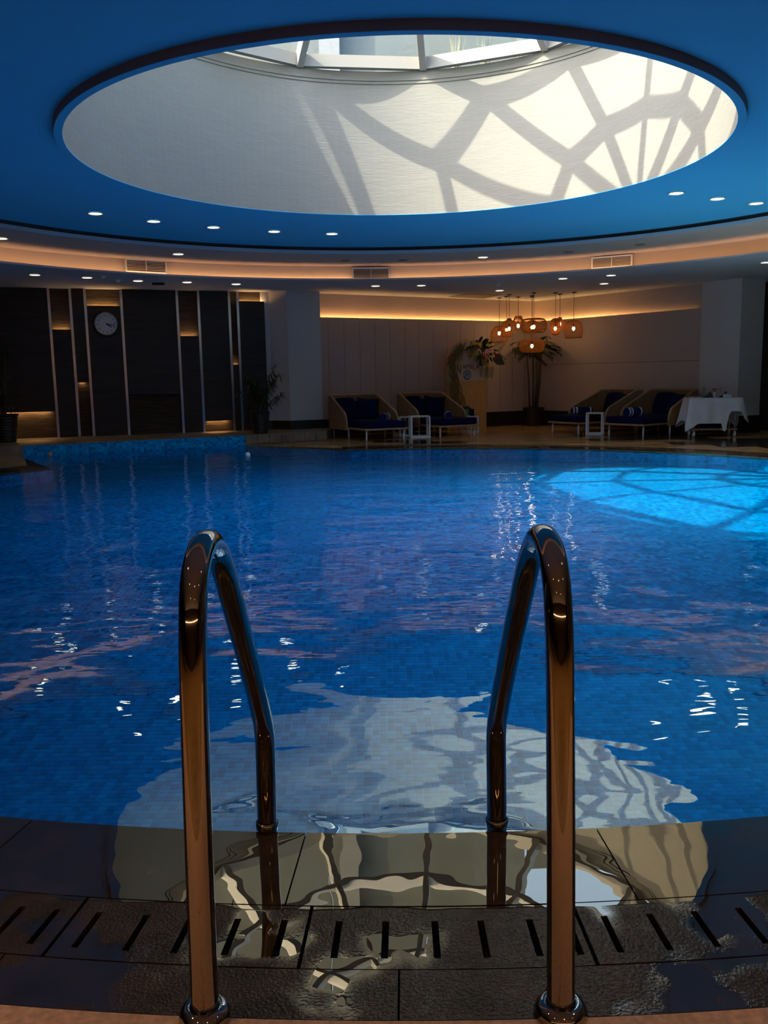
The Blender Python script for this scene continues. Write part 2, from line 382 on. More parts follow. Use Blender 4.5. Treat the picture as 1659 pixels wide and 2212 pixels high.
# floor around the pool: a dark bed under the border slabs, then the deck
R_BED = 5.776 * H
def bed(p):
    q = outer(p, R_BED); return q if hypot(p[0] - CX, p[1] - CY) < R_BED - 0.02 else (p[0] * 1.0, p[1])
mb.add([(x, y, -0.035) for x, y in outline] + [(*bed(p), -0.035) for p in outline], [(i, (i + 1) % k, k + (i + 1) % k, k + i) for i in range(k)])
struct(mb.build('floor', 'slate_base'), 'dark bed under the slate border around the pool', 'floor')
mb = MB()
mb.add([(*bed(p), -0.035) for p in outline] + [(*bed(p), 0.0) for p in outline] + [(*outer(p, 17 * H), 0.0) for p in outline],
       [(i, (i + 1) % k, k + (i + 1) % k, k + i) for i in range(k)] + [(k + i, k + (i + 1) % k, 2 * k + (i + 1) % k, 2 * k + i) for i in range(k)])
floor = struct(mb.build('floor', 'deck_tile'), 'honey coloured stone floor of the pool hall', 'floor')

# basin
mb = MB()
mb.add([(x, y, -0.035) for x, y in outline] + [(x, y, ZB) for x, y in outline], [(i, (i + 1) % k, k + (i + 1) % k, k + i) for i in range(k)])
struct(mb.build('wall_pool', 'mosaic_wall'), 'blue mosaic side wall of the pool basin', 'pool')
Y0, Y1, ZS = 4.8, 10.8, -0.22                    # the bottom rises to a shallow far end
SLOPE = (ZS - ZB) / (Y1 - Y0)
def zbot(y): return ZB + SLOPE * (min(max(y, Y0), Y1) - Y0)
mb = MB(); mb.add([(x, y, 0) for x, y in outline], [tuple(range(k))])
basin = mb.build('floor', 'mosaic')
bm = bmesh.new(); bm.from_mesh(basin.data)
for yy in (Y0, Y1): bmesh.ops.bisect_plane(bm, geom=bm.verts[:] + bm.edges[:] + bm.faces[:], plane_co=(0, yy, 0), plane_no=(0, 1, 0))
for v in bm.verts: v.co.z = zbot(v.co.y)
bmesh.ops.recalc_face_normals(bm, faces=bm.faces); bm.to_mesh(basin.data); bm.free()
struct(basin, 'blue mosaic bottom of the pool', 'pool')
# single mosaic tiles where the photograph resolves them
tm = MB(); q = 0.0215; q2 = 0.0205
tm.add([(-q, -q, 0), (q, -q, 0), (q, q, 0), (-q, q, 0), (-q2, -q2, 0.004), (q2, -q2, 0.004), (q2, q2, 0.004), (-q2, q2, 0.004)],
       [(4, 5, 6, 7), (0, 1, 5, 4), (1, 2, 6, 5), (2, 3, 7, 6), (3, 0, 4, 7)])
tile_me = tm.mesh('tile', 'mosaic_tile')
cells = []
for iy in range(int(2.6 / TP), int(9.0 / TP)):
    for ix in range(int(-4.5 / TP), int(4.5 / TP)):
        x, y = (ix + 0.465) * TP, (iy + 0.465) * TP
        if hypot(x - CX, y - CY) > RP - 0.05: continue
        r = Vector((x, y, zbot(y) - H)); dpt = r.dot(_fwd)
        u, v = r.dot(_right) / dpt * FPX, r.dot(_up) / dpt * FPX
        if abs(u) > IW / 2 + 60 or -v > 760 or v > 0: continue
        cells.append((hypot(x, y), x, y))
cells.sort()
for _, x, y in cells[:300]:
    link('tile', tile_me, basin, (x, y, zbot(y))).rotation_euler = (math.atan(SLOPE) if y > Y0 else 0, 0, 0)
rest = MB(); tv, tf = tm.v, tm.f
for _, x, y in cells[300:]:
    sl = SLOPE if y > Y0 else 0
    rest.add([(a + x, b + y, c + zbot(y) + sl * b) for a, b, c in tv], tf)
o = rest.build('tile_field', 'mosaic_tile', basin); o['kind'] = 'stuff'
# water
mb = MB(); mb.add([(x, y, ZW) for x, y in outline] + [(CX, CY, ZW)], [(i, (i + 1) % k, k) for i in range(k)])
tag(mb.build('pool_water', 'water'), 'clear blue rippled water filling the round pool', 'water', kind='stuff')

# ---- slate border: rim slabs, grate slabs and back slabs, laid round the pool
def polar_slab(r0, r1, a0, a1, z0, z1, slots=(), rs=None, hw=0.0, na=6):
    """slab between radii and angles (degrees from the near side); slots = centre angles of radial slits"""
    th = [a0]; kind = []
    ss = [s for s in slots if a0 + 0.15 < s < a1 - 0.15]
    prev = a0
    for s_ in ss:
        th += [s_ - hw, s_ + hw]; kind += ['solid', 'slot']
    th.append(a1); kind.append('solid')
    if not ss:
        th = [a0 + (a1 - a0) * i / na for i in range(na + 1)]; kind = ['solid'] * na
    rr = [r0, rs[0], rs[1], r1] if ss else [r0, r1]
    mb = MB(); nt_, nr = len(th), len(rr)
    P = lambda r, t, z: (CX + r * sin(radians(t)), CY - r * cos(radians(t)), z)
    vs_ = [P(r, t, z1) for t in th for r in rr] + [P(r, t, z0) for t in th for r in rr]
    cell = {}
    for i in range(nt_ - 1):
        for j in range(nr - 1):
            cell[i, j] = not (ss and kind[i] == 'slot' and j == 1)
    fs_ = []; off = nt_ * nr; id_ = lambda i, j: i * nr + j
    for (i, j), on in cell.items():
        if not on: continue
        fs_.append((id_(i, j), id_(i + 1, j), id_(i + 1, j + 1), id_(i, j + 1)))
        for (di, dj, e) in ((-1, 0, ((i, j), (i, j + 1))), (1, 0, ((i + 1, j), (i + 1, j + 1))), (0, -1, ((i, j), (i + 1, j))), (0, 1, ((i, j + 1), (i + 1, j + 1)))):
            if not cell.get((i + di, j + dj), False):
                a_, b_ = id_(*e[0]), id_(*e[1]); fs_.append((a_, b_, off + b_, off + a_))
    return mb.add(vs_, fs_)
rim_parent = floor
SL = [-8.97 - 0.93 * i for i in range(24, 0, -1)] + [-8.97, -8.22, -7.34, -6.37, -5.47, -4.54, -3.62, -2.56, -1.66, -0.72, 0.16, 1.1, 1.83, 2.55, 3.44, 4.32, 5.22] + [5.22 + 0.93 * i for i in range(1, 28)]
gj = 0.035
bounds = [-7.8 - 4.65 * i for i in range(5, 0, -1)] + [-7.8, -3.15, 2.05, 6.65] + [6.65 + 4.65 * i for i in range(1, 6)]
for a0, a1 in zip(bounds[:-1], bounds[1:]):
    lift = random.uniform(-0.0015, 0.0015)
    polar_slab(5.477 * H, 5.652 * H, a0 + gj, a1 - gj, -0.03, lift, SL, (5.52 * H, 5.624 * H), 0.065).build('grate_slab', 'slate', rim_parent)
b1 = [-25 + 7.1 * i for i in range(8)]
for a0, a1 in zip(b1[:-1], b1[1:]):
    polar_slab(5.206 * H, 5.474 * H, a0 + gj * 0.5, a1 - gj * 0.5, -0.03, 0.0).build('rim_slab', 'slate', rim_parent)
    polar_slab(5.655 * H, 5.772 * H, a0 + 2.3 + gj * 0.5, a1 + 2.3 - gj * 0.5, -0.03, -0.001).build('border_slab', 'slate', rim_parent)
a0 = b1[-1]
while a0 < 327:                                  # far and side border, one wide slab each
    a1 = a0 + 4.4
    if not (96 < 0):
        th_mid = radians((a0 + a1) / 2 - 90)
        t0, t1 = (radians(a - 90) for a in (a0, a1))
        lo, hi = aJ + 0.02, aT - 0.02
        if t1 < lo or t0 > hi:
            polar_slab(5.206 * H, 5.772 * H, a0 + gj, min(a1, 335) - gj, -0.03, 0.0).build('rim_slab', 'slate', rim_parent)
    a0 = a1
b4 = [-24 + 5.2 * i for i in range(9)]
for a0, a1 in zip(b4[:-1], b4[1:]):
    for r0, r1 in ((5.778, 6.16), (6.164, 6.55)):
        polar_slab(r0 * H, r1 * H, a0 - 1.15 + 0.03, a1 - 1.15 - 0.03, -0.02, 0.004).build('beige_tile', 'beige_tile', rim_parent)

# ---- far deck tiles
def in_poly(p, poly):
    r = False; j = len(poly) - 1
    for i in range(len(poly)):
        (xi, yi), (xj, yj) = poly[i], poly[j]
        if (yi > p[1]) != (yj > p[1]) and p[0] < (xj - xi) * (p[1] - yi) / (yj - yi) + xi: r = not r
        j = i
    return r
COR = atz(1155, 651, Z_SOF); BWL = atz(692, 634, Z_SOF); RWR = atz(1520, 612, Z_SOF)
deck_poly = [hh_(-0.62, 14.15), hh_(-0.3, 12.65), hh_(1.5, 12.75), hh_(3.5, 11.9), hh_(4.9, 10.6), hh_(9, 10.5), hh_(9, 13), (RWR.x, RWR.y - 0.2), (COR.x, COR.y - 0.2), (BWL.x, BWL.y)]
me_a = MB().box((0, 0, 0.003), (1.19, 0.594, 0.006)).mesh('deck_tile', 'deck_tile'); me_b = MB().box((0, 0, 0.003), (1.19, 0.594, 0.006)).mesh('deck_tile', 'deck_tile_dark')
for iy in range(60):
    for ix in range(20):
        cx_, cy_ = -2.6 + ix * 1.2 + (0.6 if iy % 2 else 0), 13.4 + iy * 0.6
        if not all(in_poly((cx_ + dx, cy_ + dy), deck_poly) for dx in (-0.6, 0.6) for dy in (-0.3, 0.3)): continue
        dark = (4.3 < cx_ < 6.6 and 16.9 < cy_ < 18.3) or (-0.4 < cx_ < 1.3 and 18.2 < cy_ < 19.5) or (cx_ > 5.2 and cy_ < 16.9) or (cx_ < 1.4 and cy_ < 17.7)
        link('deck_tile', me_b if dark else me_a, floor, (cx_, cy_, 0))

# ---- raised ledge along the left wall
ZL = 0.145 * H
LW_S, LW_I = 0.374, 15.576 * H                    # left wall line y = S x + I
def lw(x): return LW_S * x + LW_I
E_ = hh_(-0.90, 14.045)
led = [hh_(-12, 8.53), ML, MR, E_, hh_(-0.86, 14.75), hh_(-1.5, 15.6), (-12 * H, lw(-12 * H) + 0.3)]
struct(MB().prism(led, 0.001, ZL).build('trim_1', 'stone_step'), 'low sandy stone ledge below the dark panelled wall', 'ledge')
# mosaic facing of the ledge above the water
dv = Vector((MR[0] - ML[0], MR[1] - ML[1], 0)).normalized(); nv = Vector((dv.y, -dv.x, 0))
mb = MB(); a_, b_ = Vector((*ML, 0)), Vector((*MR, 0))
mb.add([a_ + nv * 0.012 + Vector((0, 0, -0.3)), b_ + nv * 0.012 + Vector((0, 0, -0.3)), b_ + nv * 0.012 + Vector((0, 0, ZL - 0.012)), a_ + nv * 0.012 + Vector((0, 0, ZL - 0.012)),
        a_ - nv * 0.01 + Vector((0, 0, -0.3)), b_ - nv * 0.01 + Vector((0, 0, -0.3)), b_ - nv * 0.01 + Vector((0, 0, ZL - 0.012)), a_ - nv * 0.01 + Vector((0, 0, ZL - 0.012))],
       [(0, 1, 2, 3), (4, 7, 6, 5), (0, 4, 5, 1), (3, 2, 6, 7), (0, 3, 7, 4), (1, 5, 6, 2)])
struct(mb.build('trim_2', 'mosaic_wall'), 'blue mosaic band facing the ledge above the water', 'mosaic band')
# kerb stones on the free end of the ledge
for i in range(7):
    t0, t1 = i / 7, (i + 1) / 7
    p0 = Vector((*MR, 0)).lerp(Vector((*E_, 0)), t0 + 0.005); p1 = Vector((*MR, 0)).lerp(Vector((*E_, 0)), t1 - 0.005)
    mid = (p0 + p1) / 2 + nv * 0.012
    MB().box((mid.x, mid.y, ZL / 2), ((p1 - p0).length, 0.03, ZL - 0.02), atan2(dv.y, dv.x)).build('kerb_stone', 'stone_step', bpy.data.objects['trim_1'], bevel=0.006)

# ---- left wall: steel strips, proud panels and recessed rough panels lit by strips
WP, WN = Vector((0, LW_I, 0)), Vector((LW_S, -1, 0)).normalized()
WU = Vector((1, LW_S, 0)).normalized(); WA = atan2(WU.y, WU.x)
def wu(px, py):                                   # along-wall coordinate and height of a pixel on the wall
    P = atplane(px, py, WP, WN); return (P - WP).dot(WU), P.z
def wpos(u, dep, z): return WP + WU * u + WN * dep + Vector((0, 0, z))
mb = MB()
c0, c1 = wpos(-14, -0.12, 0), wpos(wu(578, 780)[0] + 0.3, -0.12, 0)
mid = (c0 + c1) / 2
wall_left = struct(MB().box((mid.x, mid.y, 2.1), ((c1 - c0).length, 0.1, 4.2), WA).build('wall_left', 'panel'), 'dark stone clad wall with steel strips at the left', 'wall')
strips = [((103, 620), (127, 945)), ((149, 622), (173, 943)), ((182, 625), (203, 942)), ((259, 628), (280, 938)), ((379, 633), (398, 935)), ((427, 635), (441, 933)), ((494, 638), (505, 930)), ((512, 640), (523, 929))]
su = [sum(wu(*p)[0] for p in s_) / 2 for s_ in strips]
for u in su:
    P = wpos(u, 0.05, (ZL + Z_SOF) / 2)
    MB().box(P, (0.05, 0.03, Z_SOF - ZL), WA).build('steel_strip', 'steel', wall_left)
u_end = wu(577, 780)[0]
bays = [(su[0] - 2.6, su[0], 888, 'below', 60), (su[0], su[1], 714, 'above', 126), (su[1], su[2], 824, 'below', 180), (su[2], su[3], 663, 'above', 222), (su[3], su[4], 851, 'plain', 330),
        (su[4], su[5], 728, 'above', 405), (su[5], su[6], 907, 'below', 470), (su[6], su[7], 790, 'above', 510), (su[7], u_end, 653, 'above', 540)]
def wpanel(u0, u1, z0, z1, d0, d1, name, mat):
    P = wpos((u0 + u1) / 2, (d0 + d1) / 2, (z0 + z1) / 2)
    return MB().box(P, (u1 - u0, d1 - d0, z1 - z0), WA).build(name, mat, wall_left)
wpanel(su[0] - 9, su[0] - 2.63, ZL, Z_SOF + 0.02, -0.07, 0.04, 'stone_panel', 'panel')
for u0, u1, py, mode, px in bays:
    z = wu(px, py)[1]; u0 += 0.026; u1 -= 0.026
    if mode == 'above':
        wpanel(u0, u1, ZL, z, -0.07, 0.04, 'stone_panel', 'panel')
        wpanel(u0, u1, z, Z_SOF + 0.02, -0.07, -0.045, 'rough_panel', 'panel_rough')
        wpanel(u0, u1, z, z + 0.02, 0.03, 0.04, 'panel_lip', 'panel')
        o = wpanel(u0 + 0.03, u1 - 0.03, z + 0.001, z + 0.009, -0.012, 0.0, 'led_strip', 'led_panel')
    else:
        wpanel(u0, u1, z, Z_SOF + 0.02, -0.07, 0.04, 'stone_panel', 'panel')
        wpanel(u0, u1, ZL, z, -0.07, -0.045, 'rough_panel', 'panel_rough')
        if mode == 'below':
            wpanel(u0, u1, z - 0.02, z, 0.03, 0.04, 'panel_lip', 'panel')
            wpanel(u0 + 0.05, u1 - 0.1, z - 0.009, z - 0.001, -0.012, 0.0, 'led_strip', 'led_panel')

# ---- pillar between the left and the back wall
pil = [hh_(-2.02, 14.86), hh_(-1.86, 14.90), hh_(-1.545, 14.72), hh_(-1.015, 14.98), hh_(-1.25, 16.0), hh_(-2.3, 16.2)]
wc = struct(MB().prism(pil, ZL, Z_SOF + 0.02).build('wall_pillar', 'column'), 'light painted pillar at the end of the dark panelled wall', 'pillar')
sk = [(x + 0.0, y) for x, y in pil]
def off_poly(poly, d):
    c = Vector((sum(p[0] for p in poly) / len(poly), sum(p[1] for p in poly) / len(poly)))
    return [tuple(Vector(p) + (Vector(p) - c).normalized() * d) for p in poly]
struct(MB().prism(off_poly(pil, 0.03), ZL, ZL + 0.19).build('baseboard_pillar', 'skirt'), 'dark stone skirting around the light pillar', 'skirting')

# ---- back and right wall of the lounge corner: proud lower part with a light strip on its ledge
Z_SH = 2.0 * H
def wall_run(A, B, name, label, fade=((0.0, 1.0, 'led_wall'),)):
    A = Vector((A[0], A[1], 0)); B = Vector((B[0], B[1], 0)); d_ = (B - A).normalized(); n_ = Vector((d_.y, -d_.x, 0)); an = atan2(d_.y, d_.x); ln = (B - A).length; mid = (A + B) / 2
    w = struct(MB().box(mid - n_ * 0.05 + Vector((0, 0, 2.1)), (ln + 0.3, 0.1, 4.2), an).build('wall_' + name, 'wall'), label, 'wall')
    MB().box(mid + n_ * 0.05 + Vector((0, 0, Z_SH / 2)), (ln, 0.1, Z_SH), an).build('lower_wall', 'wall', w)
    MB().box(mid + n_ * 0.095 + Vector((0, 0, Z_SH + 0.012)), (ln, 0.01, 0.024), an).build('ledge_lip', 'wall', w)
    for k0, k1, mt in fade:
        q0, q1 = A.lerp(B, k0), A.lerp(B, k1); m2 = (q0 + q1) / 2
        MB().box(m2 + n_ * 0.055 + Vector((0, 0, Z_SH + 0.004)), ((q1 - q0).length - 0.002, 0.015, 0.008), an).build('led_strip', mt, w)
    return w, A, B, d_, n_, an
wb = wall_run((BWL.x - 0.25, BWL.y - 0.25 * (COR.y - BWL.y) / (COR.x - BWL.x)), COR, 'back', 'taupe back wall of the lounge corner with a lit ledge')
wr = wall_run(COR, (RWR.x + 0.12, RWR.y - 0.12 * (COR.y - RWR.y) / (RWR.x - COR.x)), 'right', 'taupe right wall of the lounge corner with a fading lit ledge', fade=[(0.0, 0.40, 'led_wall')] + [(0.40 + 0.06 * i, 0.46 + 0.06 * i, 'led_fade_%d' % i) for i in range(9)])
for w, nm, lb in ((wb, 'baseboard_back', 'black stone skirting along the back wall'), (wr, 'baseboard_right', 'black stone skirting along the right lounge wall')):
    _, A, B, d_, n_, an = w; mid = (A + B) / 2
    struct(MB().box(mid + n_ * 0.115 + Vector((0, 0, 0.18)), ((B - A).length - 0.1, 0.03, 0.36), an).build(nm, 'skirt'), lb, 'skirting')
# panel joints
_, A, B, d_, n_, an = wb
for i in range(1, 16):
    P = A.lerp(B, i / 16); MB().box(P + n_ * 0.1005 + Vector((0, 0, 1.5)), (0.006, 0.003, 2.1), an).build('panel_joint', 'hatch', wb[0])
_, A, B, d_, n_, an = wr
mid = (A + B) / 2; MB().box(mid + n_ * 0.1005 + Vector((0, 0, atplane(1350, 783, mid + n_ * 0.1, n_).z)), ((B - A).length, 0.003, 0.01), an).build('panel_joint', 'hatch', wr[0])

# ---- right column
rc = [hh_(5.03, 13.95), hh_(5.40, 13.33), hh_(5.86, 13.60), hh_(5.6, 14.5)]
rc = [(p[0] * 1.045, p[1] * 1.045) for p in rc]
struct(MB().prism(rc, 0.0, Z_SOF + 0.02).build('wall_column', 'column'), 'light painted square column behind the cloth covered trolley', 'column')
struct(MB().prism(off_poly(rc, 0.025), 0.001, 0.36).build('baseboard_column', 'skirt'), 'black stone skirting around the right column', 'skirting')

# ---- outer shell of the hall
def shell(name, A, B, mat, label):
    A = Vector((*A, 0)); B = Vector((*B, 0)); mid = (A + B) / 2; an = atan2(B.y - A.y, B.x - A.x)
    return struct(MB().box(mid + Vector((0, 0, 2.0)), ((B - A).length, 0.1, 4.2), an).build(name, mat), label, 'wall')
shell('wall_far_right', hh_(6.1, 14.9), hh_(9.6, 12.2), 'panel', 'dark recess wall beyond the right column')
shell('wall_side_right', hh_(9.5, 12.6), hh_(9.5, -4), 'wall', 'taupe side wall right of the pool')
shell('wall_rear', hh_(9.6, -4), hh_(-10.6, -4), 'rear_wall', 'dark brown wall behind the viewer')
o = MB().box((0, -3.9 * H, 2.3), (16, 0.02, 0.02)).build('led_strip', 'led', bpy.data.objects['wall_rear'])  # unseen strip added so the handrails reflect warm light
o.matrix_parent_inverse = bpy.data.objects['wall_rear'].matrix_world.inverted()
shell('wall_side_left', hh_(-10.5, -4), hh_(-10.5, 12.2), 'panel', 'dark side wall left of the pool')

# ================================================================== CEILING
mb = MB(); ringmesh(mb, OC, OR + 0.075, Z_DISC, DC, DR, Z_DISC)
ceiling = struct(mb.build('ceiling', 'ceiling_pool_glow'), 'wide centre ceiling around the skylight, coloured with blue pool glow', 'ceiling')
mb = MB(); mb.lathe([(OR + 0.07, Z_LIP + 0.004), (OR + 0.07, Z_DISC + 0.05), (OR + 0.055, Z_DISC + 0.05), (OR + 0.055, Z_LIP + 0.004)], 192, (OC[0], OC[1], 0), closed=True)
lip = struct(mb.build('trim_3', 'lip'), 'dark grey round lip hanging around the skylight opening', 'trim')
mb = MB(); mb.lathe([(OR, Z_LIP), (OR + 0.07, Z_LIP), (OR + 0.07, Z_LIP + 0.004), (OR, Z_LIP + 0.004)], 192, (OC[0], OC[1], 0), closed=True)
mb.build('lip_underside', 'ceiling_pool_glow', lip)  # underside coloured with the same blue pool glow
mb = MB(); zg = Z_RING + (Z_DISC - Z_RING) * 0.5
ringmesh(mb, DC, DR, Z_DISC, DC, DR + 0.04, Z_DISC); ringmesh(mb, DC, DR + 0.04, Z_DISC, DC, DR + 0.04, zg); ringmesh(mb, DC, DR + 0.04, zg, DC, DR, zg)
struct(mb.build('trim_4', 'dark_gap'), 'dark shadow gap around the centre ceiling', 'trim')
mb = MB(); ringmesh(mb, DC, DR, zg, DC, DR, Z_RING)
struct(mb.build('trim_5', 'ceiling'), 'narrow blue lit fascia below the shadow gap', 'trim')
mb = MB(); ringmesh(mb, DC, DR, Z_RING, WC, WR, Z_RING)
struct(mb.build('ceiling', 'cove'), 'ring shaped cove ceiling washed by warm light', 'ceiling')
mb = MB(); ringmesh(mb, WC, WR, Z_RING, WC, WR, Z_SOF)
wall_cove = struct(mb.build('wall_cove', 'cove'), 'curved cove wall with air vents', 'wall')
mb = MB(); ringmesh(mb, FC, FR, Z_SOF, WC, 18 * H, Z_SOF)
struct(mb.build('ceiling', 'ceiling'), 'lower outer ceiling above the lounge and wall', 'ceiling')
mb = MB(); mb.lathe([(FR, Z_SOF), (FR, Z_FAS), (FR + 0.02, Z_FAS), (FR + 0.02, Z_SOF)], 160, (FC[0], FC[1], 0), closed=True)
struct(mb.build('trim_6', 'ceiling'), 'thin curved edge of the lower ceiling', 'trim')
mb = MB(); mb.lathe([(FR + 0.05, Z_SOF + 0.004), (FR + 0.05, Z_SOF + 0.012), (FR + 0.066, Z_SOF + 0.012), (FR + 0.066, Z_SOF + 0.004)], 160, (FC[0], FC[1], 0), closed=True)
tag(mb.build('cove_light', 'led'), 'warm strip light hidden in the curved ceiling cove', 'light')

# skylight drum with two shallow grooves near its top
zgv = 3.95 * H
prof = [(OR, Z_LIP + 0.004), (OR, zgv - 0.03), (OR + 0.012, zgv - 0.028), (OR + 0.012, zgv - 0.014), (OR, zgv - 0.012), (OR, zgv + 0.012), (OR + 0.012, zgv + 0.014), (OR + 0.012, zgv + 0.028), (OR, zgv + 0.03), (OR, Z_DRUM), (OR + 0.35, Z_DRUM)]
mb = MB(); mb.lathe(prof, 192, (OC[0], OC[1], 0))
struct(mb.build('wall_skylight', 'drum'), 'cream plaster drum wall of the round skylight', 'wall')
# courtyard above
mb = MB(); mb.lathe([(OR + 0.30, Z_DRUM - 0.03), (30 * H, Z_DRUM - 0.03)], 96, (OC[0], OC[1], 0))
struct(mb.build('ground', 'gravel'), 'gravel courtyard around the skylight', 'ground')

# ================================================================== SKYLIGHT DOME AND COURTYARD
def bar(p0, p1, w, h_, up):
    p0, p1, up = Vector(p0), Vector(p1), Vector(up); d_ = (p1 - p0).normalized(); s_ = d_.cross(up).normalized(); u_ = s_.cross(d_).normalized()
    vs_ = [p + s_ * (a * w / 2) + u_ * (b * h_ / 2) for p in (p0, p1) for a, b in ((-1, -1), (1, -1), (1, 1), (-1, 1))]
    return vs_, [(0, 3, 2, 1), (4, 5, 6, 7), (0, 1, 5, 4), (1, 2, 6, 5), (2, 3, 7, 6), (3, 0, 4, 7)]
dome = empty('skylight_dome', (OC[0], OC[1], Z_DRUM))
tag(dome, 'faceted glass dome with cream metal ribs over the round opening', 'skylight')
capc = 3.02 * H; Rs = 3.87 * H
def dz(r): return sqrt(Rs * Rs - r * r) - capc
radii = [2.43 * H, 1.90 * H, 0.95 * H, 0.06 * H]
rise = [0.0, 0.40 * H, 0.63 * H, 0.68 * H]
def node(i, k_): t = radians(82.3 + 30 * k_); r = radii[i]; return Vector((r * cos(t), r * sin(t), rise[i] + 0.05))
ctr = Vector((0, 0, -capc))
for k_ in range(12):
    for i in range(3):
        p, q_ = node(i, k_), node(i + 1, k_)
        MB().add(*bar(p, q_, 0.085, 0.16, (p + q_) / 2 - ctr)).build('rib', 'frame_metal', dome)
        a_, b_ = node(i, k_), node(i, k_ + 1)
        if i == 0:
            MB().add(*bar(a_ + Vector((0, 0, 0.03)), b_ + Vector((0, 0, 0.03)), 0.09, 0.15, (0, 0, 1))).build('base_bar', 'frame_metal', dome)
        else:
            MB().add(*bar(a_, b_, 0.085, 0.16, (a_ + b_) / 2 - ctr)).build('ring_bar', 'frame_metal', dome)
        pts = [node(i, k_), node(i, k_ + 1), node(i + 1, k_ + 1), node(i + 1, k_)]
        nn = (sum(pts, Vector()) / 4 - ctr).normalized()
        pts = [v + nn * 0.06 for v in pts]
        MB().add([*pts], [(0, 1, 2, 3)]).build('glass_pane', 'glass', dome)
hub = MB(); hub.lathe([(0.001, -0.1), (0.10, -0.1), (0.10, 0.08), (0.001, 0.08)], 24, (0, 0, rise[3] + 0.05)); hub.build('hub', 'frame_metal', dome)

ZG = Z_DRUM - 0.03
def cwall(x0, x1, top, label):
    y = 12.6 * H
    root = empty('courtyard_wall', ((x0 + x1) / 2, y, ZG))
    tag(root, label, 'wall', kind='structure')
    w = x1 - x0; n_ = max(1, round(w / 1.9)); m_ = max(1, round((top - ZG) / 2.6))
    for i in range(n_):
        for j in range(m_):
            MB().box((-w / 2 + w * (i + 0.5) / n_, 0, (top - ZG) * (j + 0.5) / m_), (w / n_ - 0.025, 0.2, (top - ZG) / m_ - 0.02)).build('concrete_panel', 'concrete', root)
cwall(-7 * H, 2.1 * H, 9.4 * H, 'tall pale concrete panel wall seen through the skylight')
cwall(2.14 * H, 7.5 * H, 6.6 * H, 'lower pale concrete wall behind the courtyard grasses')
P = aty(712, 110, 12.4 * H)
root = MB().box((0, 0, 2.4), (0.35, 0.3, 4.8)).build('white_post', 'white_render'); root.location = (P.x, 12.4 * H, ZG)
tag(root, 'white rendered post against the concrete courtyard wall', 'post')
gl_labels = ['dry grass tuft just left of the middle dome rib', 'pale grass tuft just right of the middle dome rib', 'tall wispy grass tuft in the right dome pane', 'greenish grass tuft near the right dome rib', 'arching grass tuft beside the right dome rib']
for (px, hgt, sp), lb in zip(((872, 0.5, 0.13), (925, 1.0, 0.18), (985, 1.3, 0.19), (1048, 1.2, 0.2), (1120, 1.3, 0.22)), gl_labels):
    P = aty(px, 130, 11.2 * H); root = empty('grass_tuft', (P.x, 11.2 * H, ZG)); tag(root, lb, 'grass', 'courtyard grasses')
    for b_ in range(3):
        mb = MB()
        for i in range(18):
            t = random.uniform(0, 2 * pi); l_ = hgt * random.uniform(0.6, 1.1); s_ = sp * random.uniform(0.2, 1)
            pr = [Vector((0.05 * cos(t), 0.05 * sin(t), 0)), Vector((s_ * 0.35 * cos(t), s_ * 0.35 * sin(t), l_ * 0.6)), Vector((s_ * cos(t), s_ * sin(t), l_))]
            w_ = Vector((-sin(t), cos(t), 0)) * 0.012
            mb.add([pr[0] - w_, pr[0] + w_, pr[1] + w_, pr[1] - w_, pr[2]], [(0, 1, 2, 3), (3, 2, 4)])
        mb.build('blades', 'grass', root)

# ================================================================== POOL LADDER HANDRAILS
def smooth_path(pts, it=3):
    pts = [Vector(p) for p in pts]
    for _ in range(it):
        q_ = [pts[0]]
        for a_, b_ in zip(pts[:-1], pts[1:]): q_ += [a_.lerp(b_, 0.25), a_.lerp(b_, 0.75)]
        pts = q_ + [pts[-1]]
    return pts
def handrail(fx, bx, y0, label):
    root = empty('handrail', (fx * H, y0 * H, 0.0)); tag(root, label, 'handrail', 'pool ladder handrails')
    prof = [(0.0, 0.0), (0.012, 0.25), (0.030, 0.50), (0.042, 0.62), (0.075, 0.715), (0.160, 0.745), (0.245, 0.700), (0.345, 0.575), (0.47, 0.415), (0.565, 0.285), (0.600, 0.222), (0.598, 0.15), (0.585, 0.0), (0.585, -0.5)]
    pts = [((bx - fx) * yy / 0.585 * H, yy * H, zz * H) for yy, zz in prof]
    pts = smooth_path(pts, 3)
    MB().tube(pts, 0.0285, 24).build('rail_tube', 'chrome', root, smooth=True)
    f_ = MB(); f_.lathe([(0.029, 0.034), (0.042, 0.030), (0.052, 0.018), (0.056, 0.0), (0.029, 0.0)], 32, closed=True); f_.build('base_flange', 'chrome', root, smooth=True)
    f_ = MB(); f_.lathe([(0.0288, -0.012), (0.033, -0.010), (0.033, 0.010), (0.0288, 0.012)], 24, ((bx - fx) * H, 0.586 * H, 0.012)); f_.build('joint_collar', 'chrome', root, smooth=True)
    return root
handrail(-0.297, -0.275, 1.242, 'polished steel pool handrail on the left')
handrail(0.265, 0.241, 1.236, 'polished steel pool handrail on the right')

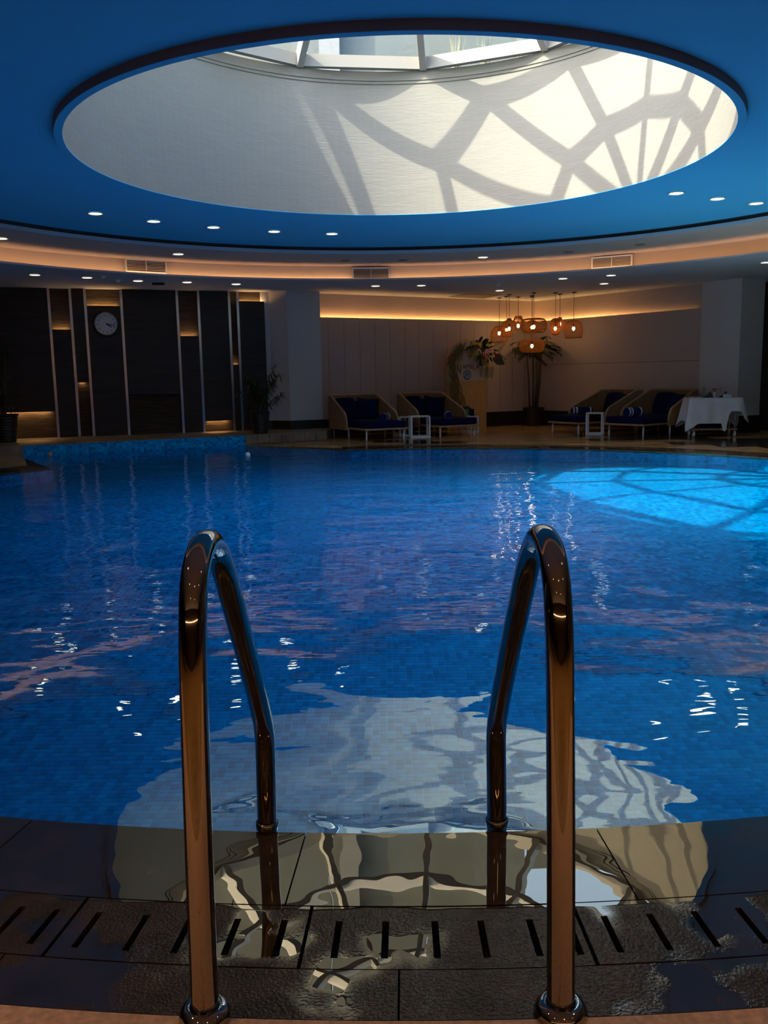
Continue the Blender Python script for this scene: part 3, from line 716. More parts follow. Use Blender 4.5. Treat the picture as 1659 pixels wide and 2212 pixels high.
# ================================================================== DOWNLIGHTS, VENTS, CEILING FITTINGS
dl_ring = MB(); dl_ring.lathe([(0.085, 0.0), (0.104, -0.004), (0.108, 0.0), (0.085, 0.012)], 24, closed=True); dl_ring = dl_ring.mesh('trim_ring', 'white_metal', True)
dl_lens = MB(); dl_lens.lathe([(0.001, 0.004), (0.085, 0.004), (0.085, 0.010), (0.001, 0.010)], 24); dl_lens = dl_lens.mesh('lens', 'downlight')
def downlight(px, py, z, label, group, pos=None, watts=0):
    P = pos if pos else atz(px, py, z)
    r = empty('downlight', (P[0], P[1], z - 0.0125)); tag(r, label, 'light', group)
    link('trim_ring', dl_ring, r); link('lens', dl_lens, r)
    if watts:  # beams only in the unseen downlights added near the viewer
        l_ = bpy.data.lights.new('added_warm_beam', 'SPOT'); l_.energy = watts; l_.color = (1.0, 0.56, 0.22); l_.spot_size = radians(95); l_.spot_blend = 0.6; l_.shadow_soft_size = 0.08
        lo = bpy.data.objects.new('added_warm_beam', l_); col.objects.link(lo); lo.parent = r; lo.location = (0, 0, -0.02)
ordn = ['first', 'second', 'third', 'fourth', 'fifth', 'sixth', 'seventh']
for i, (x, y) in enumerate(((206, 460), (332, 477), (461, 490), (592, 499), (717, 504))):
    downlight(x, y, Z_DISC, ordn[i] + ' downlight from the left in the centre ceiling', 'centre ceiling downlights')
for i, (x, y) in enumerate(((1461, 416), (1550, 428), (1634, 438))):
    downlight(x, y, Z_DISC, ('left', 'middle', 'right')[i] + ' one of three downlights right of the skylight', 'centre ceiling downlights')
downlight(385, 548, Z_RING, 'downlight in the cove ceiling above the left vent', 'cove downlights')
downlight(1043, 555, Z_RING, 'downlight in the cove ceiling right of the middle vent', 'cove downlights')
downlight(2, 514, Z_RING, 'downlight in the cove ceiling at the left picture edge', 'cove downlights')
for i, (x, y) in enumerate(((75, 593), (188, 599), (298, 606), (404, 609), (510, 613))):
    downlight(x, y, Z_SOF, ordn[i] + ' downlight from the left above the dark panelled wall', 'outer downlights')
for (x, y), lb in zip(((811, 617), (910, 616), (1079, 627), (1216, 601), (1320, 594), (1305, 612), (1655, 566)),
        ('downlight above the left daybed, left of a pair', 'downlight above the daybeds, right of a pair', 'downlight left of the rattan pendants', 'downlight above and right of the pendants', 'downlight just below the right vent', 'downlight nearest the right lounge wall', 'downlight at the right picture edge near the column')):
    downlight(x, y, Z_SOF, lb, 'outer downlights')
for i, (x, y) in enumerate(((-1.95, 0.95), (-1.4, -0.6), (0.6, -0.9), (2.4, -0.4), (2.05, 0.95), (-1.0, -2.4), (1.4, -2.6))):  # unseen, added to warm deck and floor; first follows a glint on the deck
    downlight(0, 0, Z_SOF, 'unseen downlight warming the deck and floor near the viewer', 'unseen downlights near the viewer', (x * H, y * H), 80)

def on_cove(px, py):
    r = ray(px, py); a_ = r.x ** 2 + r.y ** 2; b_ = -2 * (r.x * WC[0] + r.y * WC[1]); c_ = WC[0] ** 2 + WC[1] ** 2 - WR ** 2
    return O + r * ((-b_ + sqrt(b_ * b_ - 4 * a_ * c_)) / (2 * a_))
for (x0, y0, x1, y1), lb in zip(((270, 563, 356, 589), (762, 580, 840, 603), (1281, 555, 1366, 578)), ('left air vent in the curved cove wall', 'middle air vent in the curved cove wall', 'right air vent in the curved cove wall')):
    A, B = on_cove(x0, (y0 + y1) / 2), on_cove(x1, (y0 + y1) / 2); A.z = B.z = 0; mid = (A + B) / 2
    T = on_cove((x0 + x1) / 2, y0).z; Bz = on_cove((x0 + x1) / 2, y1).z
    an = atan2(B.y - A.y, B.x - A.x); w = (B - A).length; hgt = T - Bz
    root = empty('air_vent', (mid.x, mid.y, Bz), an); tag(root, lb, 'vent', 'cove air vents')
    MB().box((0, -0.035, hgt / 2), (w, 0.01, hgt)).build('backing', 'vent_dark', root)
    f_ = MB(); t_ = 0.028
    for sx in (-1, 1): f_.box((sx * (w / 2), -0.05, hgt / 2), (t_, 0.03, hgt + t_))
    for sz in (0, 1): f_.box((0, -0.05, sz * hgt), (w + t_, 0.03, t_))
    f_.box((0, -0.05, hgt / 2), (0.012, 0.025, hgt)); f_.build('frame', 'white_metal', root)
    for half in (-1, 1):
        for j in range(8):
            MB().box((half * w / 4, -0.05, hgt * (j + 0.5) / 8), (w / 2 - 0.02, 0.026, 0.007), rx=radians(-30)).build('slat', 'vent_slat', root)

det = MB(); det.lathe([(0.001, -0.05), (0.03, -0.048), (0.038, -0.02), (0.055, -0.018), (0.055, 0.0)], 20); det_me = det.mesh('smoke_detector', 'white_metal', True)
for (x, y, z), lb in zip(((222, 596, Z_SOF), (1076, 613, Z_SOF), (255, 604, Z_SOF)), ('small smoke detector above the wall clock', 'small smoke detector left of the pendants', 'tiny sprinkler rose above the wall clock')):
    P = atz(x, y, z); o = link('smoke_detector', det_me, None, (P.x, P.y, z)); tag(o, lb, 'detector')
P = atz(342, 611, Z_SOF); o = MB().box((0, 0, -0.02), (0.22, 0.10, 0.04)).build('ceiling_bracket', 'black', bevel=0.004); o.location = (P.x, P.y, Z_SOF)
tag(o, 'flat black bracket on the ceiling above the dark panels', 'bracket')
hp = [atz(x, y, Z_SOF) for x, y in ((968, 641), (1006, 634), (1084, 636), (1045, 645))]
o = MB().prism([(p.x, p.y) for p in hp], Z_SOF - 0.006, Z_SOF - 0.001).build('ceiling_hatch', 'hatch'); tag(o, 'dark square access hatch in the ceiling left of the pendants', 'hatch')
for (x, y), lb in zip(((746, 563), (870, 562), (1228, 544), (1383, 528)), ('round flush grille above the middle vent', 'tiny sprinkler cap right of the middle vent', 'small sprinkler cap left of the right vent', 'round flush grille above the right vent')):
    P = atz(x, y, Z_RING); o = MB(); o.lathe([(0.001, -0.012), (0.08, -0.010), (0.09, 0.0)], 20); o = o.build('ceiling_grille', 'lip', smooth=True); o.location = (P.x, P.y, Z_RING - 0.0005); tag(o, lb, 'grille')

# ================================================================== DAYBEDS
def soft_box(mb, c, size, r=0.04, n=4, rz=0.0, rx=0.0, puff=0.0):
    """rounded cushion as a superellipsoid-like lattice"""
    sx, sy, sz = (k / 2 for k in size); N_ = 12
    R = Matrix.Rotation(rz, 3, 'Z') @ Matrix.Rotation(rx, 3, 'X'); c = Vector(c)
    vs_ = []; idx = {}
    fs_ = []
    def pt(a, b, d):
        v = Vector((a, b, d))
        lim = Vector((sx - r, sy - r, sz - r))
        w = Vector((a * sx, b * sy, d * sz)); core = Vector((max(-lim.x, min(lim.x, w.x)), max(-lim.y, min(lim.y, w.y)), max(-lim.z, min(lim.z, w.z))))
        dlt = w - core
        if dlt.length > 1e-6: dlt = dlt.normalized() * r
        p = core + dlt
        if puff: p.z *= 1 + puff * (1 - (a * a)) * (1 - (b * b))
        return c + R @ p
    e = [-1, -0.96, -0.85, -0.4, 0, 0.4, 0.85, 0.96, 1]
    for ax in range(3):
        for sg in (-1, 1):
            base = len(vs_)
            for i in e:
                for j in e:
                    q_ = [i, j]; q_.insert(ax, sg); vs_.append(pt(*q_))
            m_ = len(e)
            for i in range(m_ - 1):
                for j in range(m_ - 1):
                    fs_.append((base + i * m_ + j, base + (i + 1) * m_ + j, base + (i + 1) * m_ + j + 1, base + i * m_ + j + 1))
    mb.add(vs_, fs_); return mb
def weld(o, d_=0.0005):
    bm = bmesh.new(); bm.from_mesh(o.data); bmesh.ops.remove_doubles(bm, verts=bm.verts, dist=d_); bmesh.ops.recalc_face_normals(bm, faces=bm.faces); bm.to_mesh(o.data); bm.free(); return o
BW, BL = 0.98, 1.95            # daybed width and length
def make_daybed(name):
    """foot end faces -Y, head towards +Y, base on z = 0, origin under the middle"""
    r = empty(name, (0, 0, 0))
    MB().box((0, 0, 0.225), (BW, BL, 0.04)).build('frame', 'rim_wood', r, bevel=0.01)
    for sx in (-1, 1):
        for y in (-BL / 2 + 0.10, 0.02, BL / 2 - 0.14):
            MB().tube([(sx * (BW / 2 - 0.06), y, 0), (sx * (BW / 2 - 0.06), y, 0.21)], 0.018, 10).build('leg', 'white_metal', r, smooth=False)
    weld(soft_box(MB(), (0, -0.03, 0.315), (BW - 0.04, BL - 0.12, 0.14), 0.045).build('mattress', 'navy', r, smooth=True))
    # wrap-around shell: path from the front of one wing round the head to the other wing
    hw, yb, yf = BW / 2 + 0.06, BL / 2 + 0.03, -0.28
    path = [(-hw - 0.05, yf)]
    for i in range(1, 13): path.append((-hw - 0.05 + 0.05 * i / 12, yf + (yb - 0.30 - yf) * i / 12))
    for i in range(1, 9):
        t = pi - (pi / 2) * i / 8; path.append((-hw + 0.30 + 0.30 * cos(t), yb - 0.30 + 0.30 * sin(t)))
    path += [(x, yb) for x in [-hw + 0.30 + (2 * hw - 0.60) * i / 12 for i in range(1, 12)]]
    path += [(-x, y) for x, y in reversed(path[:21])]
    # resample finely
    P = [Vector((x, y, 0)) for x, y in path]; ln = [0]
    for a_, b_ in zip(P[:-1], P[1:]): ln.append(ln[-1] + (b_ - a_).length)
    tot = ln[-1]; NS = 150; pts = []
    for i in range(NS + 1):
        s_ = tot * i / NS; j = 0
        while j < len(ln) - 2 and ln[j + 1] < s_: j += 1
        f_ = (s_ - ln[j]) / max(1e-6, ln[j + 1] - ln[j]); pts.append(P[j].lerp(P[j + 1], f_))
    def top(y, s_):
        k_ = max(0.0, min(1.0, (y - yf) / (yb - 0.35 - yf)))
        z = 0.50 + 0.40 * k_
        e_ = min(s_, tot - s_)
        if e_ < 0.16: z -= 0.16 - sqrt(max(0, 0.16 ** 2 - (0.16 - e_) ** 2))
        return z
    vs_ = []; fs_ = []
    for i, p in enumerate(pts):
        t = (pts[min(i + 1, NS)] - pts[max(i - 1, 0)]).normalized(); nrm = Vector((t.y, -t.x, 0)) * -1
        d_ = 0.006 if i % 2 else -0.002
        zt = top(p.y, tot * i / NS); zb = 0.19
        vs_ += [p + nrm * (0.012 + d_) + Vector((0, 0, zb)), p + nrm * (0.012 + d_) + Vector((0, 0, zt)), p - nrm * (0.012 + d_) + Vector((0, 0, zt)), p - nrm * (0.012 + d_) + Vector((0, 0, zb))]
    for i in range(NS):
        for j in range(4):
            fs_.append((i * 4 + j, i * 4 + (j + 1) % 4, (i + 1) * 4 + (j + 1) % 4, (i + 1) * 4 + j))
    fs_ += [(0, 1, 2, 3), (NS * 4 + 3, NS * 4 + 2, NS * 4 + 1, NS * 4)]
    MB().add(vs_, fs_).build('wicker_shell', 'wicker', r)
    rim = [Vector((pts[0].x, pts[0].y, 0.20))] + [Vector((p.x, p.y, top(p.y, tot * i / NS))) for i, p in enumerate(pts)] + [Vector((pts[-1].x, pts[-1].y, 0.20))]
    MB().tube(rim, 0.022, 8).build('shell_rim', 'rim_wood', r, smooth=True)
    weld(soft_box(MB(), (-0.05, 0.72, 0.56), (BW - 0.16, 0.20, 0.42), 0.07, rx=radians(-16)).build('back_cushion', 'navy', r, smooth=True))
    weld(soft_box(MB(), (-0.20, 0.74, 0.76), (0.46, 0.17, 0.17), 0.075, rx=radians(-16)).build('head_roll', 'navy', r, smooth=True))
    # square throw pillow leaning on the back
    mb = MB(); n_ = 10; vs_ = []; fs_ = []
    for sg in (-1, 1):
        for i in range(n_ + 1):
            for j in range(n_ + 1):
                a_, b_ = 2 * i / n_ - 1, 2 * j / n_ - 1
                pin = 1 - 0.10 * (1 - a_ ** 4) * 0 ; e_ = (1 - a_ ** 4) * (1 - b_ ** 4)
                x = a_ * 0.25 * (1 - 0.10 * (1 - b_ * b_)); z = b_ * 0.25 * (1 - 0.10 * (1 - a_ * a_))
                vs_.append((x, sg * 0.075 * e_ ** 0.5, z))
    m_ = (n_ + 1) ** 2
    for g_ in (0, 1):
        for i in range(n_):
            for j in range(n_):
                q_ = g_ * m_ + i * (n_ + 1) + j; fs_.append((q_, q_ + n_ + 1, q_ + n_ + 2, q_ + 1))
    mb.add(vs_, fs_); mb.xf(Matrix.Translation((0.24, 0.47, 0.60)) @ Matrix.Rotation(radians(-18), 4, 'Z') @ Matrix.Rotation(radians(-22), 4, 'X') @ Matrix.Rotation(radians(5), 4, 'Y'))
    weld(mb.build('throw_pillow', 'navy', r, smooth=True))
    return r
bed0 = make_daybed('daybed')
def place_bed(o, corner, head, left_corner=True):
    """corner = ground point of the near front corner leg; head = direction towards the head end"""
    hd = Vector((head[0], head[1], 0)).normalized(); rz = atan2(hd.y, hd.x) - pi / 2
    R = Matrix.Rotation(rz, 3, 'Z'); lc = Vector((-(BW / 2 - 0.06) if left_corner else (BW / 2 - 0.06), -BL / 2 + 0.10, 0))
    o.location = Vector((corner[0], corner[1], 0.006)) - R @ lc; o.rotation_euler = (0, 0, rz)
beds = []
c_ = atz(792, 953); place_bed(bed0, (c_.x, c_.y), (-0.44, 0.90)); beds.append(bed0)
b_ = copy_tree(bed0); c_ = atz(951, 945); place_bed(b_, (c_.x, c_.y), (-0.46, 0.89)); beds.append(b_)
b_ = copy_tree(bed0); c_ = hh_(3.24, 14.44); place_bed(b_, c_, (0.88, 0.47), False); beds.append(b_)
b_ = copy_tree(bed0); c_ = atz(1389, 943); place_bed(b_, (c_.x, c_.y), (0.80, 0.60), False); beds.append(b_)
# a bed whose near front corner is the right one keeps its pillow on the camera's far side
for b_, lb in zip(beds, ('wicker daybed with navy cushions nearest the pillar', 'wicker daybed with navy cushions beside the arched sign', 'wicker daybed against the right lounge wall beside the palm', 'wicker daybed half hidden by the white cloth trolley')):
    tag(b_, lb, 'daybed', 'wicker daybeds')
def on_bed(b_, x, y, z):
    return b_.location + Matrix.Rotation(b_.rotation_euler.z, 3, 'Z') @ Vector((x, y, z))
def towel(pos, rz, label, ln=0.36, r_=0.075):
    o = empty('rolled_towel', pos, rz); tag(o, label, 'towel', 'rolled pool towels')
    n_ = 5; w = ln / 7
    mb = MB(); mb.tube([(-ln / 2, 0, r_), (-ln / 2 + 0.01, 0, r_), (ln / 2 - 0.01, 0, r_), (ln / 2, 0, r_)], [r_ * 0.9, r_, r_, r_ * 0.9], 20); mb.build('roll', 'towel_navy', o, smooth=False)
    for x in (-ln / 2 + 0.035, -ln / 2 + 0.105, ln / 2 - 0.05):
        s_ = MB(); s_.tube([(x - 0.017, 0, r_), (x + 0.017, 0, r_)], r_ + 0.0025, 20); s_.build('stripe', 'towel_white', o)
    return o
zt = 0.396
def at_bed(b_, px, py, z):                         # where a pixel meets the mattress top
    P = atz(px, py, z); return Vector((P.x, P.y, z))
towel(at_bed(beds[0], 832, 908, zt), beds[0].rotation_euler.z + 0.9 + pi, 'rolled navy striped towel on the daybed nearest the pillar')
towel(at_bed(beds[1], 968, 904, zt), beds[1].rotation_euler.z + 1.1, 'rolled navy towel with white rim on the daybed beside the sign')
towel(at_bed(beds[2], 1257, 894, zt), 0.02, 'navy towel with three white stripes on the daybed beside the palm', 0.46)
towel(at_bed(beds[3], 1368, 899, zt), 0.5, 'rolled navy striped towel on the daybed beside the trolley', 0.4, 0.09)

# ---- white cube-frame side tables
def side_table(pos, rz, w, hgt, label):
    o = empty('side_table', pos, rz); tag(o, label, 'table', 'white frame side tables'); t = 0.035
    for sx in (-1, 1):
        for sy in (-1, 1): MB().box((sx * (w / 2 - t / 2), sy * (w / 2 - t / 2), hgt / 2), (t, t, hgt)).build('leg', 'white_metal', o)
    for sy in (-1, 1): MB().box((0, sy * (w / 2 - t / 2), t / 2), (w - 2 * t, t, t)).build('foot_bar', 'white_metal', o)
    MB().box((0, 0, hgt + 0.006), (w, w, 0.024)).build('table_top', 'white_metal', o, bevel=0.004)
    return o
P = atz(902, 947); side_table((P.x + 0.05, P.y + 0.22, 0.006), 0.08, 0.42, 0.44, 'white cube side table between the two left daybeds')
side_table((0.44, 19.17, 0.006), 0.46, 0.33, 0.40, 'smaller white side table tucked behind the left one')
side_table((4.52, 18.58, 0.006), -0.35, 0.35, 0.44, 'white cube side table between the two right daybeds')
P = aty(1013, 920, 15.25 * H); tb = side_table((P.x, P.y, 0.006), 0.5, 0.32, 0.36, 'white side table hidden behind the daybed beside the sign')
cup = MB(); cup.lathe([(0.001, 0), (0.045, 0), (0.05, 0.15), (0.045, 0.15), (0.04, 0.01), (0.001, 0.01)], 20)
for dx, mt, lb in ((-0.06, 'green_cup', 'green cup behind the foot of the daybed beside the sign'), (0.07, 'navy', 'dark blue cup behind the foot of the daybed beside the sign')):
    mb = MB(); mb.v = list(cup.v); mb.f = list(cup.f); o = mb.build('cup', mt, smooth=False); o.location = (tb.location.x + dx, tb.location.y, tb.location.z + 0.379); tag(o, lb, 'cup', 'cups behind the daybed')

# ================================================================== ARCHED SIGN WITH LOGO AND FLOWERS
SB = atz(1009, 927); sy_ = SB.y; SROT = 0.42
def sgn(x, y, z): return Vector((SB.x, SB.y, 0)) + Matrix.Rotation(SROT, 3, 'Z') @ Vector((x, y, z))
sign = empty('arched_sign', (SB.x, sy_, 0.006), SROT); tag(sign, 'tan arched sign board lettered JAMILA with a blue swirl logo', 'sign')
sw, shh = 1.08, 2.12; ra = sw / 2
def arch(w, z0, z1, ra_, n=24):
    pts = [(-w / 2, z0), (w / 2, z0)]
    for i in range(n + 1):
        t = pi * i / n; pts.append((ra_ * cos(t), z1 - ra_ + ra_ * sin(t)))
    return pts
def yprism(poly, y0, y1):
    mb = MB(); n_ = len(poly)
    mb.add([(x, y0, z) for x, z in poly] + [(x, y1, z) for x, z in poly], [tuple(range(n_)), tuple(range(2 * n_ - 1, n_ - 1, -1))] + [(i, n_ + i, n_ + (i + 1) % n_, (i + 1) % n_) for i in range(n_)]); return mb
yprism(arch(sw, 0, shh, ra), 0.0, 0.05).build('board', 'board', sign)
zc = 1.16
yprism(arch(sw - 0.03, zc, shh - 0.015, ra - 0.015), -0.006, -0.0005).build('upper_panel', 'board_top', sign)
MB().box((0, 0.16, 0.5), (0.8, 0.03, 1.0)).build('rear_stand', 'board', sign)
MB().box((0, 0.10, 0.02), (0.8, 0.09, 0.04)).build('rear_foot', 'board', sign)
def text_mesh(body, size, mat, parent, x, z, y=-0.009, spacing=1.0, name='letters'):
    cu = bpy.data.curves.new('txt', 'FONT'); cu.body = body; cu.size = size; cu.align_x = 'CENTER'; cu.extrude = 0.0015; cu.space_character = spacing
    to = bpy.data.objects.new('txt', cu); col.objects.link(to)
    dg = bpy.context.evaluated_depsgraph_get(); me = bpy.data.meshes.new_from_object(to.evaluated_get(dg)); bpy.data.objects.remove(to)
    me.materials.clear(); me.materials.append(MAT[mat])
    o = bpy.data.objects.new(name, me); col.objects.link(o); o.parent = parent; o.location = (x, y, z); o.rotation_euler = (pi / 2, 0, 0); return o
xs = -0.215; zl = 1.43
for i, (ch, sz, dz_) in enumerate((('J', 0.235, -0.035), ('A', 0.155, 0), ('M', 0.17, 0), ('I', 0.19, 0), ('L', 0.19, -0.015), ('A', 0.155, 0))):
    w_ = (0.085, 0.10, 0.125, 0.06, 0.085, 0.10)[i]
    text_mesh(ch, sz, 'lettering', sign, xs + w_ / 2, zl + dz_, name='letter'); xs += w_
def spiral_arm(a0, turns, r0, r1, w0, w1, n=36):
    L_, R_ = [], []
    for i in range(n + 1):
        t = i / n; r_ = r1 + (r0 - r1) * t; a_ = a0 + turns * 2 * pi * t; w = w1 + (w0 - w1) * t
        L_.append(((r_ + w / 2) * cos(a_), (r_ + w / 2) * sin(a_))); R_.append(((r_ - w / 2) * cos(a_), (r_ - w / 2) * sin(a_)))
    vs_ = [(x, 0, z) for x, z in L_] + [(x, 0, z) for x, z in R_]; m_ = n + 1
    return vs_, [(i, i + 1, m_ + i + 1, m_ + i) for i in range(n)]
lg = yprism([(0.118 * cos(2 * pi * i / 32), 0.118 * sin(2 * pi * i / 32)) for i in range(32)], -0.0085, -0.007).build('logo_disc', 'logo_blue', sign); lg.location = (0.0, 0, 1.295)
for a0, mt in ((0.4, 'board_top'), (0.4 + pi, 'board_top')):
    vs_, fs_ = spiral_arm(a0, -0.85, 0.02, 0.10, 0.018, 0.022); o = MB().add(vs_, fs_).build('swirl', mt, lg); o.location = (0, -0.0095, 0)
vs_, fs_ = spiral_arm(1.9, -0.6, 0.05, 0.105, 0.008, 0.012); o = MB().add(vs_, fs_).build('swirl', 'logo_light', lg); o.location = (0, -0.0098, 0)

def leaf(mb, base, dirv, ln, w, droop=0.3, segs=4, up=Vector((0, 0, 1))):
    base, dirv = Vector(base), Vector(dirv).normalized(); s_ = dirv.cross(up)
    if s_.length < 0.05: s_ = dirv.cross(Vector((0, 1, 0)))
    s_.normalize(); vs_ = []; fs_ = []
    for i in range(segs + 1):
        t = i / segs; p = base + dirv * ln * t - Vector((0, 0, droop * ln * t * t)); ww = w * sin(pi * (0.08 + 0.92 * t) * 0.98) + 0.001
        vs_ += [p - s_ * ww / 2, p + s_ * ww / 2]
    fs_ = [(2 * i, 2 * i + 1, 2 * i + 3, 2 * i + 2) for i in range(segs)]
    return mb.add(vs_, fs_)
# dried grass garland down the left of the arch
gar = empty('pampas_garland', sgn(0, -0.04, 0.62), SROT); tag(gar, 'dried grass garland hanging down the left of the arched sign', 'garland')
for k_ in range(9):
    mb = MB()
    for i in range(30):
        t = (k_ + random.random()) / 9
        if t < 0.42:
            a_ = pi * 0.62 + (pi - pi * 0.62) * (t / 0.42); p = Vector((ra * cos(a_), 0, 1.5 + ra * sin(a_) - 0.52)) * 1.0
            p = Vector(((ra - 0.05) * cos(a_), -0.03, shh - ra + (ra - 0.05) * sin(a_) - 0.62))
            d_ = Vector((-0.3 + random.uniform(-0.5, 0.5), -0.3, -0.9))
        else:
            f_ = (t - 0.42) / 0.58; p = Vector((-ra + 0.09 + random.uniform(-0.08, 0.10) + 0.12 * f_ * f_, -0.03, (shh - ra - 0.62) - f_ * 0.92))
            d_ = Vector((random.uniform(-0.5, 0.6), -0.3, -1))
        p += Vector((random.uniform(-0.07, 0.12), random.uniform(-0.06, 0), random.uniform(-0.06, 0.06)))
        leaf(mb, p, d_, random.uniform(0.14, 0.28), random.uniform(0.012, 0.03), 0.2, 3, Vector((0, 1, 0)))
    mb.build('grass_spray', 'pampas', gar)
# tropical flower arrangement
flo = empty('flower_arrangement', sgn(0.32, -0.06, 1.75), SROT); tag(flo, 'tropical leaf and orchid arrangement at the top right of the arched sign', 'flowers')
for k_ in range(40):
    a_ = random.uniform(0, 2 * pi); r_ = random.uniform(0.0, 1.0)
    p = Vector((0.34 * r_ * cos(a_) - 0.02, random.uniform(-0.12, 0.02), 0.13 * r_ * sin(a_) + 0.17 - 0.45 * max(0, r_ * cos(a_) * 0.36)))
    mb = MB(); d_ = Vector((cos(a_) + 0.2, -0.4, sin(a_) - 0.1)); leaf(mb, p, d_, random.uniform(0.16, 0.3), random.uniform(0.06, 0.11), 0.25, 4, Vector((0, 1, 0))); mb.build('leaf', 'leaf_dark', flo)
for p, d_, ln in (((0.12, -0.12, 0.0), (-0.75, -0.2, -0.6), 0.34), ((0.10, -0.12, 0.02), (-0.4, -0.3, -0.7), 0.30), ((0.28, -0.12, -0.02), (0.9, -0.2, -0.5), 0.34)):
    mb = MB(); leaf(mb, p, d_, ln, 0.22, 0.1, 6, Vector((0, 1, 0))); mb.build('large_leaf', 'leaf_dark', flo)
for p, d0 in (((0.32, -0.08, 0.12), Vector((0.75, 0, 0.5))), ((0.34, -0.08, 0.0), Vector((0.9, 0, -0.35))), ((0.12, -0.08, -0.15), Vector((-0.25, 0, -1))), ((0.2, -0.08, -0.15), Vector((0.1, 0, -1)))):
    mb = MB(); d0.normalize(); s_ = Vector((d0.z, 0, -d0.x))
    for i in range(9):
        b_ = Vector(p) + d0 * (0.05 + 0.035 * i)
        for sg in (-1, 1): leaf(mb, b_, d0 * 0.7 + s_ * sg, 0.20 - 0.012 * i, 0.014, 0.15, 3, Vector((0, 1, 0)))
    mb.build('fern_frond', 'leaf', flo)
def flower(p, mt, sz):
    mb = MB()
    for i in range(5):
        a_ = 2 * pi * i / 5 + random.random(); leaf(mb, p, (cos(a_), -0.35, sin(a_)), sz, sz * 0.75, 0.05, 3, Vector((0, 1, 0)))
    mb.build('blossom', mt, flo)
for cx_, cz_, mt, n_, sz in ((-0.26, 0.30, 'yellow', 4, 0.045), (-0.12, 0.27, 'yellow', 3, 0.04), (0.16, 0.24, 'yellow', 4, 0.04), (-0.24, 0.06, 'yellow', 4, 0.03), (0.08, 0.02, 'yellow', 5, 0.035), (0.28, 0.02, 'yellow', 5, 0.03),
                             (0.05, -0.06, 'yellow', 4, 0.03), (0.22, -0.20, 'yellow', 6, 0.03), (0.05, 0.08, 'pink', 5, 0.055), (0.22, 0.10, 'pink', 3, 0.05), (0.03, 0.0, 'maroon', 5, 0.07), (0.35, 0.0, 'maroon', 4, 0.05), (0.12, -0.02, 'pink', 3, 0.04)):
    for i in range(n_): flower((cx_ + random.uniform(-0.06, 0.06), -0.17 + random.uniform(-0.03, 0.03), cz_ + random.uniform(-0.05, 0.05)), mt, sz * random.uniform(0.8, 1.2))
# small posy at the garland's foot
pos_ = empty('leaf_posy', sgn(-0.16, -0.20, 0.40), SROT); tag(pos_, 'small dark leaf posy at the foot of the dried garland', 'leaves')
for i in range(14):
    a_ = random.uniform(0, 2 * pi); mb = MB(); leaf(mb, (random.uniform(-0.08, 0.08), 0, random.uniform(-0.05, 0.08)), (cos(a_) + 0.3, -0.3, sin(a_)), 0.16, 0.08, 0.2, 4, Vector((0, 1, 0))); mb.build('leaf', 'leaf_dark', pos_)
for i in range(10):
    mb = MB(); leaf(mb, (0.05, -0.02, -0.02), (1, -0.1, random.uniform(-0.7, 0.1)), 0.26, 0.02, 0.2, 3, Vector((0, 1, 0))); mb.build('leaf', 'pampas', pos_)

# ================================================================== PALM IN THE CORNER
PB = Vector((COR.x - 0.0, COR.y - 1.02, 0.006)); P = atplane(1152, 905, PB, (0, 1, 0)); PB.x = P.x
palm = empty('corner_palm', PB); tag(palm, 'tall thin stemmed palm in a dark pot in the lounge corner', 'plant')
MB().lathe([(0.001, 0), (0.20, 0), (0.26, 0.42), (0.28, 0.46), (0.24, 0.46), (0.22, 0.40), (0.001, 0.40)], 28).build('pot', 'pot', palm, smooth=False)
tops = []
for i in range(10):
    a_ = 2 * pi * i / 10 + random.uniform(-0.3, 0.3); b_ = Vector((0.10 * cos(a_), 0.10 * sin(a_), 0.40)); t = Vector((0.20 * cos(a_), 0.18 * sin(a_), random.uniform(1.7, 2.05)))
    MB().tube([b_, b_.lerp(t, 0.5) + Vector((0.02, 0, 0)), t], [0.016, 0.014, 0.011], 8).build('stem', 'stem', palm, smooth=True); tops.append(t)
for i, t in enumerate(tops * 5):
    a_ = random.uniform(0, 2 * pi); ln = random.uniform(0.32, 0.48); d_ = Vector((cos(a_) * 0.9, sin(a_) * 0.3, random.uniform(-0.1, 0.8))).normalized(); mb = MB(); s_ = Vector((-sin(a_), cos(a_), 0))
    pr = []
    for j in range(10):
        q_ = j / 9; pr.append(t + d_ * ln * q_ - Vector((0, 0, 0.45 * ln * q_ * q_)))
    mb.tube(pr, [0.008 * (1 - 0.8 * j / 9) for j in range(10)], 5)
    for j in range(2, 10):
        for sg in (-1, 1): leaf(mb, pr[j], (pr[j] - pr[j - 1]).normalized() * 0.8 + s_ * sg * 0.7, 0.26 - 0.012 * j, 0.028, 0.35, 3)
    mb.build('frond', 'leaf_dark', palm)

